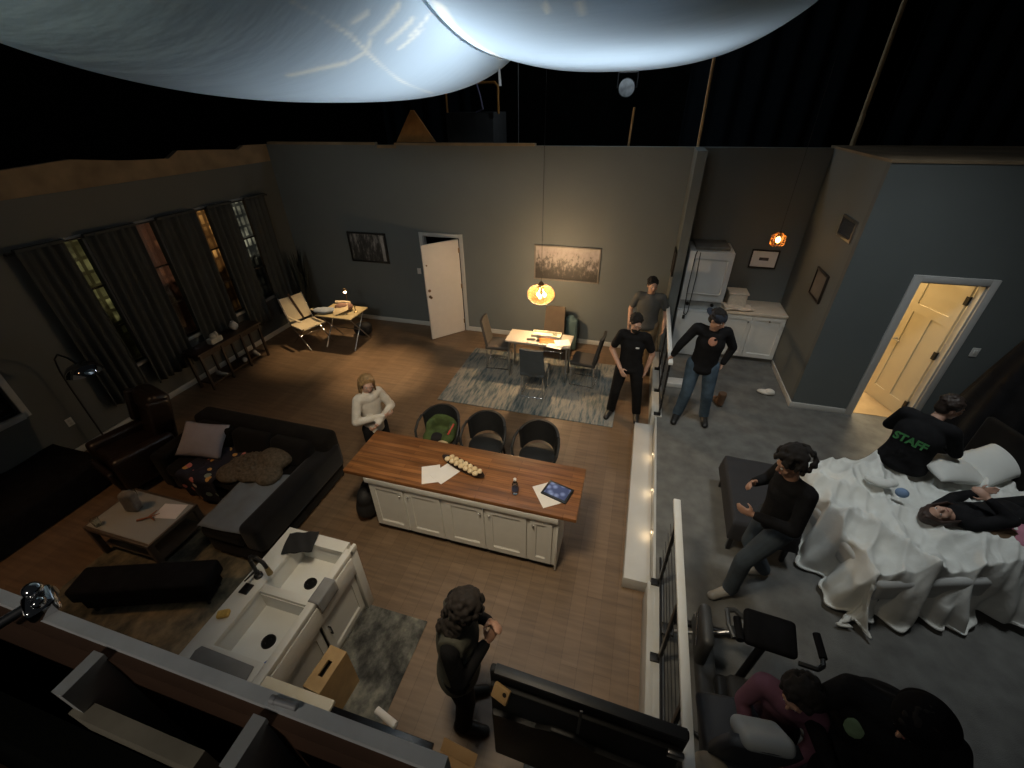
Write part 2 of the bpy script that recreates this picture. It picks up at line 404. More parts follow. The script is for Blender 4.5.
# backlit night street view hung outside the windows
def citymat(name, lit, dark, seed, dens, streng):
    m = bpy.data.materials.new(name); m.use_nodes = True; nt = m.node_tree; L = nt.links.new
    b = nt.nodes['Principled BSDF']; b.inputs['Roughness'].default_value = .9
    tc = nt.nodes.new('ShaderNodeTexCoord'); mp = nt.nodes.new('ShaderNodeMapping'); mp.inputs['Location'].default_value = (seed*3.1, seed*1.7, seed); mp.inputs['Rotation'].default_value = (0, -PI/2, 0)
    L(tc.outputs['Object'], mp.inputs['Vector'])
    sx = nt.nodes.new('ShaderNodeSeparateXYZ'); L(tc.outputs['Object'], sx.inputs[0])
    cb = nt.nodes.new('ShaderNodeCombineXYZ'); L(sx.outputs['Y'], cb.inputs['X']); L(sx.outputs['Z'], cb.inputs['Y']); cb.inputs['Z'].default_value = seed
    br = nt.nodes.new('ShaderNodeTexBrick'); br.offset = 0.0; br.inputs['Scale'].default_value = 1
    br.inputs['Brick Width'].default_value = .13; br.inputs['Row Height'].default_value = .22; br.inputs['Mortar Size'].default_value = .028
    br.inputs['Color1'].default_value = (0,0,0,1); br.inputs['Color2'].default_value = (1,1,1,1); br.inputs['Mortar'].default_value = (.12,.12,.12,1); br.inputs['Bias'].default_value = dens
    L(cb.outputs[0], br.inputs['Vector'])
    n = nt.nodes.new('ShaderNodeTexNoise'); n.inputs['Scale'].default_value = 3.2; n.inputs['Detail'].default_value = 3; L(cb.outputs[0], n.inputs['Vector'])
    rp = nt.nodes.new('ShaderNodeValToRGB'); rp.color_ramp.elements[0].position = .42; rp.color_ramp.elements[0].color = (.03,.03,.03,1); rp.color_ramp.elements[1].position = .62; rp.color_ramp.elements[1].color = (1,1,1,1)
    L(n.outputs['Fac'], rp.inputs['Fac'])
    mu = nt.nodes.new('ShaderNodeMix'); mu.data_type = 'RGBA'; mu.blend_type = 'MULTIPLY'; mu.inputs['Factor'].default_value = .8; L(br.outputs['Color'], mu.inputs['A']); L(rp.outputs['Color'], mu.inputs['B'])
    mx = nt.nodes.new('ShaderNodeMix'); mx.data_type = 'RGBA'; mx.inputs['A'].default_value = list(dark)+[1]; mx.inputs['B'].default_value = list(lit)+[1]
    L(mu.outputs['Result'], mx.inputs['Factor'])
    b.inputs['Base Color'].default_value = (.01,.01,.01,1)
    nn = nt.nodes.new('ShaderNodeTexNoise'); nn.inputs['Scale'].default_value = 4; L(cb.outputs[0], nn.inputs['Vector'])
    sk = nt.nodes.new('ShaderNodeMath'); sk.operation = 'MULTIPLY_ADD'; sk.inputs[1].default_value = .9; L(nn.outputs['Fac'], sk.inputs[0]); L(sx.outputs['Z'], sk.inputs[2])
    st_ = nt.nodes.new('ShaderNodeMapRange'); st_.inputs['From Min'].default_value = 2.15; st_.inputs['From Max'].default_value = 2.32; st_.inputs['To Min'].default_value = .05; L(sk.outputs[0], st_.inputs['Value'])
    sm_ = nt.nodes.new('ShaderNodeMath'); sm_.operation = 'MULTIPLY'; sm_.inputs[1].default_value = streng*.8; L(st_.outputs[0], sm_.inputs[0]); L(sm_.outputs[0], b.inputs['Emission Strength'])
    L(mx.outputs['Result'], b.inputs['Emission Color']); MATS[name] = m
    return m
views = [(3.62,4.92,(.34,.30,.11),(.03,.022,.008),1,.25,.55,'yellow green lit office front seen through the window nearest the floor lamp'),
         (4.92,6.08,(.20,.075,.032),(.055,.022,.012),2,.2,.55,'reddish brick house front seen through the second window from the floor lamp'),
         (6.08,7.14,(1.0,.46,.12),(.05,.018,.005),3,.1,.75,'orange lit street front seen through the window over the console table'),
         (7.14,9.4,(.55,.50,.34),(.006,.007,.008),4,.0,.75,'dark tower with white lit windows seen through the corner window')]
vo = None
for a0, a1, lit, dark, seed, dens, stg, lab in views:
    o = put('city_view', MB().b2((-.02,0,0),(.02,a1-a0,3.55)), citymat('night_view_%d' % seed, lit, dark, seed, dens, stg), None, (-8.35,a0,-.3))
    tag(o, lab, 'backdrop', 'night street views outside the windows')

# curtains: five panels
def curtain(y0, y1, z0, z1, label, y0b=None, y1b=None):
    y0b = y0 if y0b is None else y0b; y1b = y1 if y1b is None else y1b
    n = max(40, int((y1-y0)*110)); ph = random.random()*6
    def fn(u, v):
        a = y0+(y1-y0)*u; b = y0b+(y1b-y0b)*u
        y = b+(a-b)*v
        amp = .022+.018*(1-v)
        x = -7.44+amp*math.sin(u*(y1-y0)*52+ph)+.012*math.sin(u*23+ph*2+v*2)
        return V((x, y, z0+(z1-z0)*v))
    mb = MB().grid(fn, n, 14).solid(.006)
    t = thing('curtain', label, 'curtain', (0,0,0), 0, 'floor length grey curtains')
    put('fabric', mb, curt_m, t, sharp=180)
    put('header_tape', MB().b2((-7.475,y0,z1-.03),(-7.405,y1,z1+.012),.008), curt_m, t)
    return t
curtain(3.42,3.98,.42,2.82,'grey curtain panel hanging beside the chrome floor lamp',3.45,4.02)
curtain(4.22,4.94,.42,2.82,'grey curtain panel between the yellow and the reddish windows',4.16,4.92)
curtain(5.29,5.98,.42,2.82,'grey curtain panel behind the near end of the console table',5.20,5.98)
curtain(6.23,6.77,.42,2.82,'grey curtain panel between the orange and the white lit windows',6.22,6.80)
curtain(7.09,7.62,.42,2.82,'grey curtain panel next to the corner plant',7.06,7.60)
cr = thing('curtain_rod', 'thin dark curtain rod running above the tall windows', 'curtain rod', (-7.47,5.5,2.79))
put('rod', MB().tube((0,-2.15,0),(0,2.2,0),.012), blkmt_m, cr)
for y in (-2.0,0,2.1): put('rod_bracket', MB().tube((0,y,0),(-.11,y,0),.009), blkmt_m, cr)
for y in (-2.15,2.2): put('finial', MB().ball((0,y,0),.022,sub=2), blkmt_m, cr)

# wall plates and vent
def plate(loc, rz, label, name='light_switch', cat='light switch'):
    p = thing(name, label, cat, loc, rz)
    put('cover_plate', MB().box((0,-.004,0),(.085,.008,.125),None,.003), M('switch_plastic', (.5,.5,.48), .4), p)
    if name == 'light_switch': put('rocker', MB().box((0,-.010,0),(.032,.008,.066),(.08,0,0),.002), M('switch_plastic', (.5,.5,.48), .4), p)
    else:
        put('socket', MB().box((0,-.009,.025),(.034,.006,.03),None,.004), trim_m, p); put('socket', MB().box((0,-.009,-.025),(.034,.006,.03),None,.004), trim_m, p)
    return p
plate((-4.47,8.168,1.28),0,'white light switch on the back wall beside the entrance door')
plate((4.33,6.248,1.52),0,'white light switch beside the lit closet doorway')
plate((-7.548,2.92,.50),PI/2,'pale outlet plate on the wall behind the arc lamp pole','power_outlet','outlet')
vt = thing('wall_vent', 'metal air vent high on the side wall of the laundry nook', 'vent', (2.568,6.68,2.86), -PI/2)
put('vent_frame', MB().b2((-.24,-.02,-.13),(-.21,0,.13)).b2((.21,-.02,-.13),(.24,0,.13)).b2((-.21,-.02,.10),(.21,0,.13)).b2((-.21,-.02,-.13),(.21,0,-.10)), steel_m, vt)
mb = MB()
for k in range(9): mb.box((0,-.008,-.09+.0225*k),(.42,.004,.018),(.7,0,0))
put('louvres', mb, M('vent_grey', (.09,.09,.09), .5, .4), vt)

# pictures
def picture(name, label, loc, rz, w, h, frame, fw_, pic, mat_w=0, extra=None):
    t = thing(name, label, 'picture', loc, rz)
    mb = MB(); 
    for lo, hi in (((-w/2,-.03,-h/2),(-w/2+fw_,0,h/2)), ((w/2-fw_,-.03,-h/2),(w/2,0,h/2)), ((-w/2+fw_,-.03,h/2-fw_),(w/2-fw_,0,h/2)), ((-w/2+fw_,-.03,-h/2),(w/2-fw_,0,-h/2+fw_))): mb.b2(lo, hi, .003)
    put('picture_frame', mb, frame, t)
    if mat_w:
        put('mat_board', MB().b2((-w/2+fw_,-.014,-h/2+fw_),(w/2-fw_,-.004,h/2-fw_)), paper_m, t)
        put('print', MB().b2((-w/2+fw_+mat_w,-.017,-h/2+fw_+mat_w*.9),(w/2-fw_-mat_w,-.0145,h/2-fw_-mat_w*.9)), pic, t)
    else: put('print', MB().b2((-w/2+fw_,-.014,-h/2+fw_),(w/2-fw_,-.004,h/2-fw_)), pic, t)
    return t
p1 = picture('framed_picture', 'black framed dark woodland picture above the drafting table', (-5.615,8.168,1.71), 0, .93, .64, M('black_frame', (.01,.01,.01), .4), .035,
        picmat('woodland_print', [(.35,(.012,.012,.012)),(.52,(.05,.05,.048)),(.66,(.30,.29,.27))], 3.2, (3,1,1), .2))
put('pale_strip', MB().b2((.33,-.018,-.27),(.40,-.0145,.27)), M('pale_print', (.34,.33,.31), .6, var=.2), p1)
picture('framed_picture', 'wide pale picture of reeds behind the dining table', (-1.28,8.168,1.665), 0, 1.28, .68, M('pewter_frame', (.16,.14,.12), .4), .028,
        picmat('reeds_print', [(.36,(.02,.018,.016)),(.48,(.09,.078,.07)),(.57,(.27,.235,.225)),(.75,(.34,.30,.285))], 7, (1.7,1,1.1), .75))
picture('framed_picture', 'small dark framed picture with white mat on the laundry wall', (2.09,8.168,2.00), 0, .43, .31, M('dark_frame', (.02,.014,.01), .4), .022,
        picmat('small_print', [(.4,(.02,.018,.016)),(.6,(.10,.08,.07)),(.8,(.3,.27,.24))], 9, (1,1,1)), .12)
picture('framed_picture', 'dark framed picture on the side wall of the laundry nook', (2.568,6.86,2.04), -PI/2, .46, .40, M('dark_frame', (.02,.014,.01), .4), .03,
        picmat('grey_print', [(.3,(.12,.11,.10)),(.7,(.20,.19,.17))], 2, (1,1,1)))
picture('framed_picture', 'slim dark framed picture seen edge on at the end of dining wall', (.638,7.72,1.98), PI/2 + PI, .34, .42, M('dark_frame', (.02,.014,.01), .4), .03,
        picmat('grey_print2', [(.3,(.05,.05,.05)),(.7,(.10,.10,.09))], 2, (1,1,1)))
#PART2
# ------------------------------------------------------------------ dining room
ru = put('dining_rug', MB().b2((-1.49,-.97,0),(1.49,.97,.012),.004), rugmat('blue_rug', [(.055,.075,.088),(.10,.125,.135),(.19,.195,.185),(.27,.255,.225),(.13,.15,.155)], 3.2, (6,.9,1)), None, (-1.48,6.42,.001))
tag(ru, 'distressed blue and grey rug under the dining table', 'rug')
dt = thing('dining_table', 'small white topped dining table on thin metal legs', 'table', (-1.46,6.72,.013))
put('tabletop', MB().b2((-.58,-.24,.715),(.58,.24,.745),.006), M('white_table_laminate', (.40,.375,.33), .35, var=.03), dt)
for sx in (-.52,.52):
    for sy in (-.19,.19): put('leg', MB().b2((sx-.016,sy-.016,0),(sx+.016,sy+.016,.715),.003), steel_m, dt)
put('apron', MB().b2((-.52,-.2,.68),(.52,.2,.715)), steel_m, dt)
T = .013+.745
bx_ = thing('document_tray', 'cream shallow tray at the wall side of the dining table', 'tray', (-1.36,6.83,T))
put('tray_base', MB().b2((-.26,-.10,0),(.26,.10,.012)), cream_m, bx_)
put('tray_rim', MB().b2((-.26,-.10,.012),(-.25,.10,.05)).b2((.25,-.10,.012),(.26,.10,.05)).b2((-.25,.09,.012),(.25,.10,.05)).b2((-.25,-.10,.012),(.25,-.09,.05)), cream_m, bx_)
def sheet(loc, rz, w, h, label, group='loose papers', cat='paper', mat=None, t=.0015, name='paper_sheet'):
    def fn(u, v): return V(((u-.5)*w, (v-.5)*h, .0015+.006*max(0,u*v-.55)))
    o = put(name, MB().grid(fn,8,8).solid(t), mat or paper_m, None, loc, rz); return tag(o, label, cat, group)
sheet((-1.03,6.60,T+.016),.35,.26,.22,'white paper lying uppermost near the right end of the dining table','papers on the dining table')
sheet((-1.13,6.54,T+.002),-.2,.26,.30,'white paper hanging towards the dark front chair on the dining table','papers on the dining table')
fo = put('orange_folder', MB().b2((-.15,-.10,0),(.15,.10,.008),.002), M('orange_card', (.42,.13,.03), .6), None, (-1.30,6.64,T), .2); tag(fo, 'orange folder lying in the middle of the dining table', 'folder')
def tumbler(loc, label):
    t = put('drinking_glass', MB().lathe([(.0,.004),(.028,.004),(.034,.10),(.037,.10),(.031,0),(0,0)], n=18), glass_m, None, loc); return tag(t, label, 'glass', 'glasses on the dining table')
tumbler((-1.46,6.62,T),'drinking glass beside the orange folder on the dining table'); tumbler((-1.20,6.78,T+.0),'drinking glass near the cream tray end on the dining table')
pn = put('phone', MB().b2((-.075,-.037,0),(.075,.037,.009),.004), blkpl_m, None, (-1.60,6.62,T), .1); tag(pn, 'black phone lying on the dining table near its pale end', 'phone')

def dining_chair(loc, rz, label, mat):
    t = thing('dining_chair', label, 'chair', loc, rz, 'dining chairs')
    put('seat', MB().box((0,0,.455),(.43,.44,.07),None,.025,3), mat, t)
    def fn(u, v):
        s = (u-.5)*.42; z = .47+.50*v; y = -.20-.10*v-.02*math.cos((u-.5)*PI)
        return V((s*(1-.08*v), y, z))
    put('backrest', MB().grid(fn,10,10).solid(.045), mat, t)
    for s in (-.19,.19):
        put('leg', MB().path([(s,.20,.43),(s,.21,.012),(s,-.22,.012),(s*.95,-.19,.43)],.011,8), chrome_m, t)
    put('stretcher', MB().tube((-.19,-.22,.012),(.19,-.22,.012),.011), chrome_m, t)
    return t
dining_chair((-2.28,6.86,.013),-PI/2+.1,'taupe dining chair at the pale end of the table facing along it',uph_m)
dining_chair((-1.36,7.38,.013),PI,'brown dining chair behind the table against the back wall',M('brown_upholstery', (.058,.042,.029), .85, var=.1))
dining_chair((-1.40,6.12,.013),0,'dark blue grey dining chair with its back to the island',navyu_m)
dining_chair((-.62,6.66,.013),PI/2-.1,'dark dining chair nearest the man in the black T-shirt',M('dark_upholstery', (.03,.028,.026), .8, var=.1))
# teal cushion object propped behind table
o = blob('teal_bag', MB().box((0,0,.34),(.30,.15,.68),None,.05,3).ball((0,0,.62),(.11,.06,.13)), M('teal_canvas', (.05,.085,.09), .9), None, .012); o.location = (-1.08,7.84,.013); tag(o, 'dull teal bag standing by the wall behind the dining table', 'bag')

# pendant over the table
PL = V((-1.47,6.78,1.56))
pd = thing('pendant_lamp', 'glowing woven amber globe pendant hanging over the dining table', 'lamp', PL); pd.scale = (1.15,1.15,1.15)
mb = MB()
for k in range(1,12):
    th = PI*k/12; mb.lathe([(.205*math.sin(th)-.0012,.15*math.cos(th)-.001),(.205*math.sin(th)+.0012,.15*math.cos(th)),(.205*math.sin(th)-.0012,.15*math.cos(th)+.001),(.205*math.sin(th)-.0012,.15*math.cos(th)-.001)], n=40)
for k in range(20):
    a = 2*PI*k/20; pts = [(.205*math.sin(PI*j/14)*math.cos(a),.205*math.sin(PI*j/14)*math.sin(a),.15*math.cos(PI*j/14)) for j in range(1,14)]
    for p, q in zip(pts, pts[1:]): mb.tube(p, q, .0012, n=4)
put('woven_shade', mb, M('dark_gold_wire', (.012,.0060,.0018), .7), pd)
sm = bpy.data.materials.new('amber_glass_shade'); sm.use_nodes = True; nt = sm.node_tree; nt.nodes.clear()
ou = nt.nodes.new('ShaderNodeOutputMaterial'); mixs = nt.nodes.new('ShaderNodeMixShader'); tr = nt.nodes.new('ShaderNodeBsdfTransparent'); tl = nt.nodes.new('ShaderNodeBsdfTranslucent')
tr.inputs['Color'].default_value = (1,.90,.74,1); tl.inputs['Color'].default_value = (1,.50,.15,1); mixs.inputs[0].default_value = .042
nt.links.new(tr.outputs[0], mixs.inputs[1]); nt.links.new(tl.outputs[0], mixs.inputs[2]); nt.links.new(mixs.outputs[0], ou.inputs['Surface'])
put('glass_globe', MB().lathe([(.196*math.sin(PI*j/24),.143*math.cos(PI*j/24)) for j in range(0,25)], n=36), sm, pd)
put('canopy_cap', MB().lathe([(0,.185),(.02,.185),(.045,.155),(.045,.14),(0,.14)], n=20), brass_m, pd)
put('cord', MB().tube((0,0,.18),(0,0,2.95),.0035,n=6), blkmt_m, pd)
bulb_m = EM('warm_bulb', (1,.66,.30), 14)
for k in range(3):
    a = 2*PI*k/3+.5
    put('bulb', MB().ball((.06*math.cos(a),.06*math.sin(a),-.02),(.028,.028,.036),sub=2), bulb_m, pd)
    put('socket', MB().tube((.05*math.cos(a),.05*math.sin(a),.03),(.02*math.cos(a),.02*math.sin(a),.10),.013), brass_m, pd)
lamp('POINT', PL+V((0,0,-.02)), 172, (1,.72,.44), .06, 'pendant_glow')

# ------------------------------------------------------------------ kitchen island
isl = thing('kitchen_island', 'long white kitchen island with five panelled doors', 'kitchen island', (-1.46,2.79,0))
put('carcass', MB().b2((-1.05,.012,.09),(1.07,.44,.86)), white_m, isl)
put('toe_kick', MB().b2((-1.02,.05,0),(1.04,.42,.09)), M('toe_black', (.03,.028,.025), .7), isl)
put('fascia', MB().b2((-1.075,-.03,.795),(1.09,.45,.875),.008), white_m, isl)
put('end_panel', MB().b2((1.07,-.005,.03),(1.09,.45,.795),.003), white_m, isl)
def shaker(w, h, rail=.065, t=.02, mids=()):
    m_ = MB(); m_.b2((0,-t,0),(rail,0,h)); m_.b2((w-rail,-t,0),(w,0,h)); m_.b2((rail,-t,0),(w-rail,0,rail)); m_.b2((rail,-t,h-rail),(w-rail,0,h)); m_.b2((rail,-t*.4,rail),(w-rail,0,h-rail))
    # sloped inner moulding that catches light on the lower ledge
    m_.xprism(Matrix(((0,0,1,0),(1,0,0,0),(0,1,0,0),(0,0,0,1))), [(-t,rail),(-t*.4,rail),(-t*.4,rail+.018)], rail, w-rail)
    return m_
xs = [-1.04,-.60,-.13,.33,.80]; ws = [.41,.41,.43,.43,.23]
for i, (x, w) in enumerate(zip(xs, ws)):
    d_ = put('door', shaker(w,.66), white_m, isl, (x,.012,.115), sharp=20)
    hx = (w-.035, .035, w-.035, .035, .035)[i]
    put('knob', MB().ball((hx,-.038,.58),(.012,.012,.012),sub=2).tube((hx,-.018,.58),(hx,-.036,.58),.006), steel_m, d_)
wt = put('worktop', MB().b2((-2.77,2.76,.878),(-.20,3.47,.93),.008), butcher_m); tag(wt, 'dark walnut butcher block worktop on the kitchen island', 'worktop')
# things on the island
Z = .931
sheet((-1.80,2.95,Z),.45,.20,.26,'white printed sheet near the dish of pale rolls, lying under its neighbour','papers beside the dish')
sheet((-1.66,3.00,Z+.003),-.5,.20,.26,'white printed sheet touching the long dish on the island','papers beside the dish')
sheet((-.53,3.0,Z),.6,.22,.30,'white paper under the tablet on the island','papers under tablet')
dish = tag(put('serving_dish', MB().lathe([(0,.008),(.78,.008),(.97,.030),(1.0,.030),(.82,0),(0,0)], n=32, sx=.30, sy=.075), M('dark_brown_ceramic', (.02,.010,.007), .3), None, (-1.505,3.135,Z), -.34), 'long dark oval dish of pale rolls on the island', 'dish')
rollm = M('cream_bread', (.66,.52,.32), .8, var=.12, scale=30)
dm = Matrix.Translation((-1.505,3.135,Z)) @ Matrix.Rotation(-.34,4,'Z')
k = 0
ordn = ['first','second','third','fourth','fifth','sixth','seventh','eighth']
rollmesh = None
for row in (-.026,.026):
    for j in range(7):
        p = dm @ V((-.20+.066*j+(.02 if row > 0 else 0), row, .043))
        if rollmesh is None: rollmesh = MB().ball((0,0,0),(.033,.030,.028),sub=2).mesh('bread_roll', rollm)
        r_ = put('bread_roll', rollmesh, rollm, None, p, random.random()*3)
        tag(r_, '%s round pale roll from the woman end of the long dish, %s row' % (ordn[j], 'stools side' if row > 0 else 'sink side'), 'bread roll', 'pale rolls in the long dish')
bt = thing('water_bottle', 'clear plastic water bottle with blue label on the island', 'bottle', (-.855,2.93,Z))
put('bottle_body', MB().lathe([(0,0),(.031,.0),(.033,.01),(.033,.12),(.030,.14),(.013,.175),(.013,.19),(0,.19)], n=20), glass_m, bt)
put('bottle_label', MB().lathe([(.0335,.05),(.034,.05),(.034,.11),(.0335,.11),(.0335,.05)], n=20), M('blue_label', (.06,.09,.18), .5), bt)
put('bottle_cap', MB().lathe([(.015,.186),(.015,.205),(0,.205)], n=16), M('white_cap', (.7,.7,.7), .5), bt)
tb = thing('tablet', 'tablet with glowing blue screen in a black case on the island', 'tablet', (-.44,3.05,Z+.008), -.28)
put('case', MB().b2((-.14,-.105,0),(.14,.105,.016),.006), blkpl_m, tb)
scr = bpy.data.materials.new('tablet_screen_glow'); scr.use_nodes = True; nt = scr.node_tree; b_ = nt.nodes['Principled BSDF']
n_ = nt.nodes.new('ShaderNodeTexVoronoi'); n_.inputs['Scale'].default_value = 16; r_ = nt.nodes.new('ShaderNodeValToRGB'); tcn = nt.nodes.new('ShaderNodeTexCoord')
r_.color_ramp.elements[0].color = (.35,.42,.62,1); r_.color_ramp.elements[1].color = (.03,.05,.13,1); r_.color_ramp.elements[1].position = .55
nt.links.new(tcn.outputs['Object'], n_.inputs['Vector']); nt.links.new(n_.outputs['Distance'], r_.inputs['Fac']); nt.links.new(r_.outputs['Color'], b_.inputs['Emission Color']); b_.inputs['Emission Strength'].default_value = .7; b_.inputs['Base Color'].default_value = (.02,.02,.03,1)
put('screen', MB().b2((-.115,-.08,.0155),(.115,.08,.0175)), scr, tb)
# black bag on the floor by the island end
o = blob('duffel_bag', MB().ball((0,0,.2),(.14,.24,.2)).ball((.02,-.05,.36),(.11,.17,.13)).ball((-.05,.1,.3),(.1,.15,.16)), M('black_nylon', (.007,.007,.008), .7, var=.3), None, .015); o.location = (-2.72,3.0,.012); tag(o, 'slumped black bag on the floor under the island end', 'bag')

# bar chairs
def bar_chair(loc, rz, label):
    t = thing('bar_chair', label, 'chair', loc, rz, 'black barrel chairs at the island')
    put('seat', MB().lathe([(0,.50),(.20,.50),(.235,.48),(.24,.45),(.21,.425),(0,.425)], n=28), barleather_m, t)
    def fn(u, v):
        a = PI*(1.06+.88*u)                        # wraps the rear half
        lift = .50+.05*math.sin(u*PI); top = .80+.06*math.sin(u*PI)
        r = .245+.02*v
        return V((r*math.cos(a)*1.02, r*math.sin(a), lift+(top-lift)*v))
    put('backrest', MB().grid(fn,28,8).solid(.035), barleather_m, t)
    for s in (-1,1):
        put('armrest', MB().path([(s*.262,-.03,.80),(s*.285,.06,.76),(s*.29,.16,.68),(s*.27,.20,.60),(s*.235,.19,.47)],.017,10), barleather_m, t)
        put('arm_bracket', MB().path([(s*.27,.205,.60),(s*.262,.215,.53),(s*.225,.18,.45)],.010,8), chrome_m, t)
    for sx in (-.17,.17):
        for sy in (-.16,.16): put('leg', MB().tube((sx,sy,.43),(sx*1.25,sy*1.25,0),.016,.012), blkmt_m, t)
    put('foot_ring', MB().lathe([(.205,.145),(.215,.15),(.205,.155),(.195,.15),(.205,.145)], n=28), chrome_m, t)
    return t
bc = bar_chair((-2.20,4.03,0),PI+.05,'black barrel chair holding a green jacket behind the island')
bar_chair((-1.57,4.05,0),PI,'empty black barrel chair in the middle of the three behind the island')
bar_chair((-.87,4.03,0),PI-.06,'empty black barrel chair nearest the tablet end of the island')
mb = MB().ball((0,.08,.03),(.20,.10,.05)).ball((-.12,-.02,.04),(.09,.15,.06)).ball((.13,0,.04),(.09,.14,.06)).ball((0,.18,.14),(.19,.05,.12)).ball((-.16,.1,.10),(.06,.12,.1)).ball((.16,.1,.1),(.06,.12,.1))
o = blob('jacket', mb, M('olive_green_cloth', (.048,.072,.018), .95, var=.25, scale=12, bump=.3, bscale=30), None, .014); o.location = (-2.21,3.98,.515); tag(o, 'olive green jacket heaped on the black barrel chair', 'jacket')
j = o
put('red_zip', MB().tube((.15,-.04,.115),(.19,.09,.20),.013), M('red_tape', (.45,.05,.03), .6), j)
put('dark_lining', MB().ball((-.02,-.05,.045),(.10,.08,.05)), M('black_lining', (.01,.008,.008), .9), j)
o = put('knit_hat', MB().ball((0,0,.03),(.075,.05,.032)), M('cream_knit', (.5,.40,.24), .9), None, (-2.10,3.84,.525), .2); tag(o, 'small cream knit bundle on the chair with the green jacket', 'hat')

# ------------------------------------------------------------------ sink unit, near wall counter, stove
sk = thing('sink_cabinet', 'white double bowl farmhouse sink cabinet by the front wall', 'sink', (0,0,0))
mb = MB()
# rim and deck
X0,X1,Y0,Y1,ZT = -2.81,-2.12,.15,1.97,.92
bw = [(.92,1.36),(1.44,1.86)]; bx0,bx1 = -2.62,-2.155
mb.b2((X0,Y0,.86),(bx0,Y1,ZT),.006); mb.b2((bx1,Y0,.86),(X1+.03,Y1-.06,ZT),.006)
mb.b2((bx0,Y0,.86),(bx1,bw[0][0],ZT)); mb.b2((bx0+.002,bw[0][1]+.006,.72),(bx1-.002,bw[1][0]-.006,ZT-.015),.004); mb.b2((bx0,bw[1][1],.86),(bx1,Y1,ZT))
put('deck', mb, white_m, sk)
put('end_panel', MB().b2((X0,Y1-.09,.0),(X1+.02,Y1,.865),.004).b2((X1-.0,Y1-.09,.86),(X1+.03,Y1,ZT+.004),.004), white_m, sk)
for (a, b) in bw:
    mb = MB(); zb = .70
    mb.b2((bx0,a,zb-.01),(bx1,b,zb)); mb.b2((bx0-.012,a-.012,zb-.01),(bx0,b+.012,.87)); mb.b2((bx1,a-.012,zb-.01),(bx1+.012,b+.012,.87)); mb.b2((bx0,a-.012,zb-.01),(bx1,a,.87)); mb.b2((bx0,b,zb-.01),(bx1,b+.012,.87))
    bo = put('bowl', mb, M('white_fireclay', (.70,.70,.67), .25, var=.02), sk)
    put('drain', MB().lathe([(0,zb+.006),(.022,zb+.006),(.024,zb+.014),(.053,zb+.012),(.057,zb+.001),(0,zb+.001)], c=(-2.385,(a+b)/2-.02,0), n=28), M('dark_drain', (.02,.02,.02), .3, .6), bo)
put('carcass', MB().b2((X0,Y0,0),(X0+.02,Y1-.09,.86)).b2((X0+.02,Y0,.06),(X1-.02,Y1-.09,.64)).b2((X1-.03,Y0,0),(X1-.02,Y1-.09,.86)), white_m, sk)
put('apron', MB().b2((X1-.02,Y0,.64),(X1+.035,Y1-.10,.858),.006), white_m, sk)
R90 = Matrix.Rotation(PI/2,4,'Z')
for i, (a, b) in enumerate(((.86,1.35),(1.38,1.86),(.20,.83))):
    d_ = put('door', shaker(b-a,.50,.06), white_m, sk, (X1-.02,a,.09), PI/2, sharp=20)
    put('handle', MB().path([(.05+.05*(i!=1),-.02,.40),(.05+.05*(i!=1),-.045,.40),(.05+.05*(i!=1),-.045,.30),(.05+.05*(i!=1),-.02,.30)],.006,8), blkmt_m, d_)
# faucet: knocked about black tap with brass sprayer
fa = thing('faucet', 'black kitchen tap with brassy spray head behind the sink bowls', 'faucet', (-2.71,1.47,.921))
put('base', MB().lathe([(0,0),(.035,0),(.035,.02),(.022,.03),(.022,.06),(0,.06)], n=20), blkmt_m, fa)
put('spout', MB().path([(0,0,.05),(0,0,.22),(.03,0,.28),(.09,0,.29),(.14,0,.24),(.15,0,.18)],.016,12), blkmt_m, fa)
put('spray_head', MB().tube((.15,0,.18),(.155,0,.10),.018,.024), M('aged_brass', (.35,.27,.14), .35, .8), fa)
put('lever', MB().tube((0,-.02,.08),(.02,-.12,.12),.010,.007), blkmt_m, fa)
put('side_plate', MB().b2((-.05,-.17,0),(.03,-.08,.012),.004), blkmt_m, fa)
o = blob('sponge', MB().box((0,0,.02),(.09,.06,.04),None,.01), M('yellow_sponge', (.50,.33,.09), .95, var=.2, scale=40), None, .006); o.location = (-2.72,1.12,.922); o.rotation_euler = (0,0,.5); tag(o, 'yellow sponge on the white sink deck', 'sponge')
def drape(fnz, w, h, label, name, cat, mat, loc, rz=0, n=18):
    mb = MB().grid(lambda u, v: V(((u-.5)*w,(v-.5)*h, fnz(u,v))), n, n).solid(.006)
    o = put(name, mb, mat, None, loc, rz, sharp=180); return tag(o, label, cat)
drape(lambda u,v: .008+.012*math.sin(u*7+v*3)**2,.27,.22,'folded black cloth on the island end of the sink deck','dish_cloth','cloth',M('black_terry', (.012,.012,.013), .95),(-2.58,1.84,.922),.35)
o = put('grey_towel', MB().grid(lambda u,v: V((-.005+(.10*(v-.55)/.45 if v>.55 else -.004*math.sin(v*9)), (u-.5)*.22, .004 if v>.55 else .004-.25*(.55-v))),10,16).solid(.007), M('grey_cloth', (.20,.20,.20), .9), None, (-2.085,1.50,.924), PI, sharp=180)
o.rotation_euler = (0,0,PI); o.location = (-2.062,1.50,.924); tag(o, 'thin grey cloth hung over the sink apron', 'towel')
o = put('rubber_mat', MB().prism([(-.24,-.07),(.24,-.07),(.26,-.03),(.24,.07),(-.24,.07),(-.26,.03)],0,.012,.004), M('grey_rubber', (.17,.17,.17), .6), None, (-2.45,.815,.921), -.02); tag(o, 'flat grey rubber mat on the sink counter beside the front wall', 'mat')
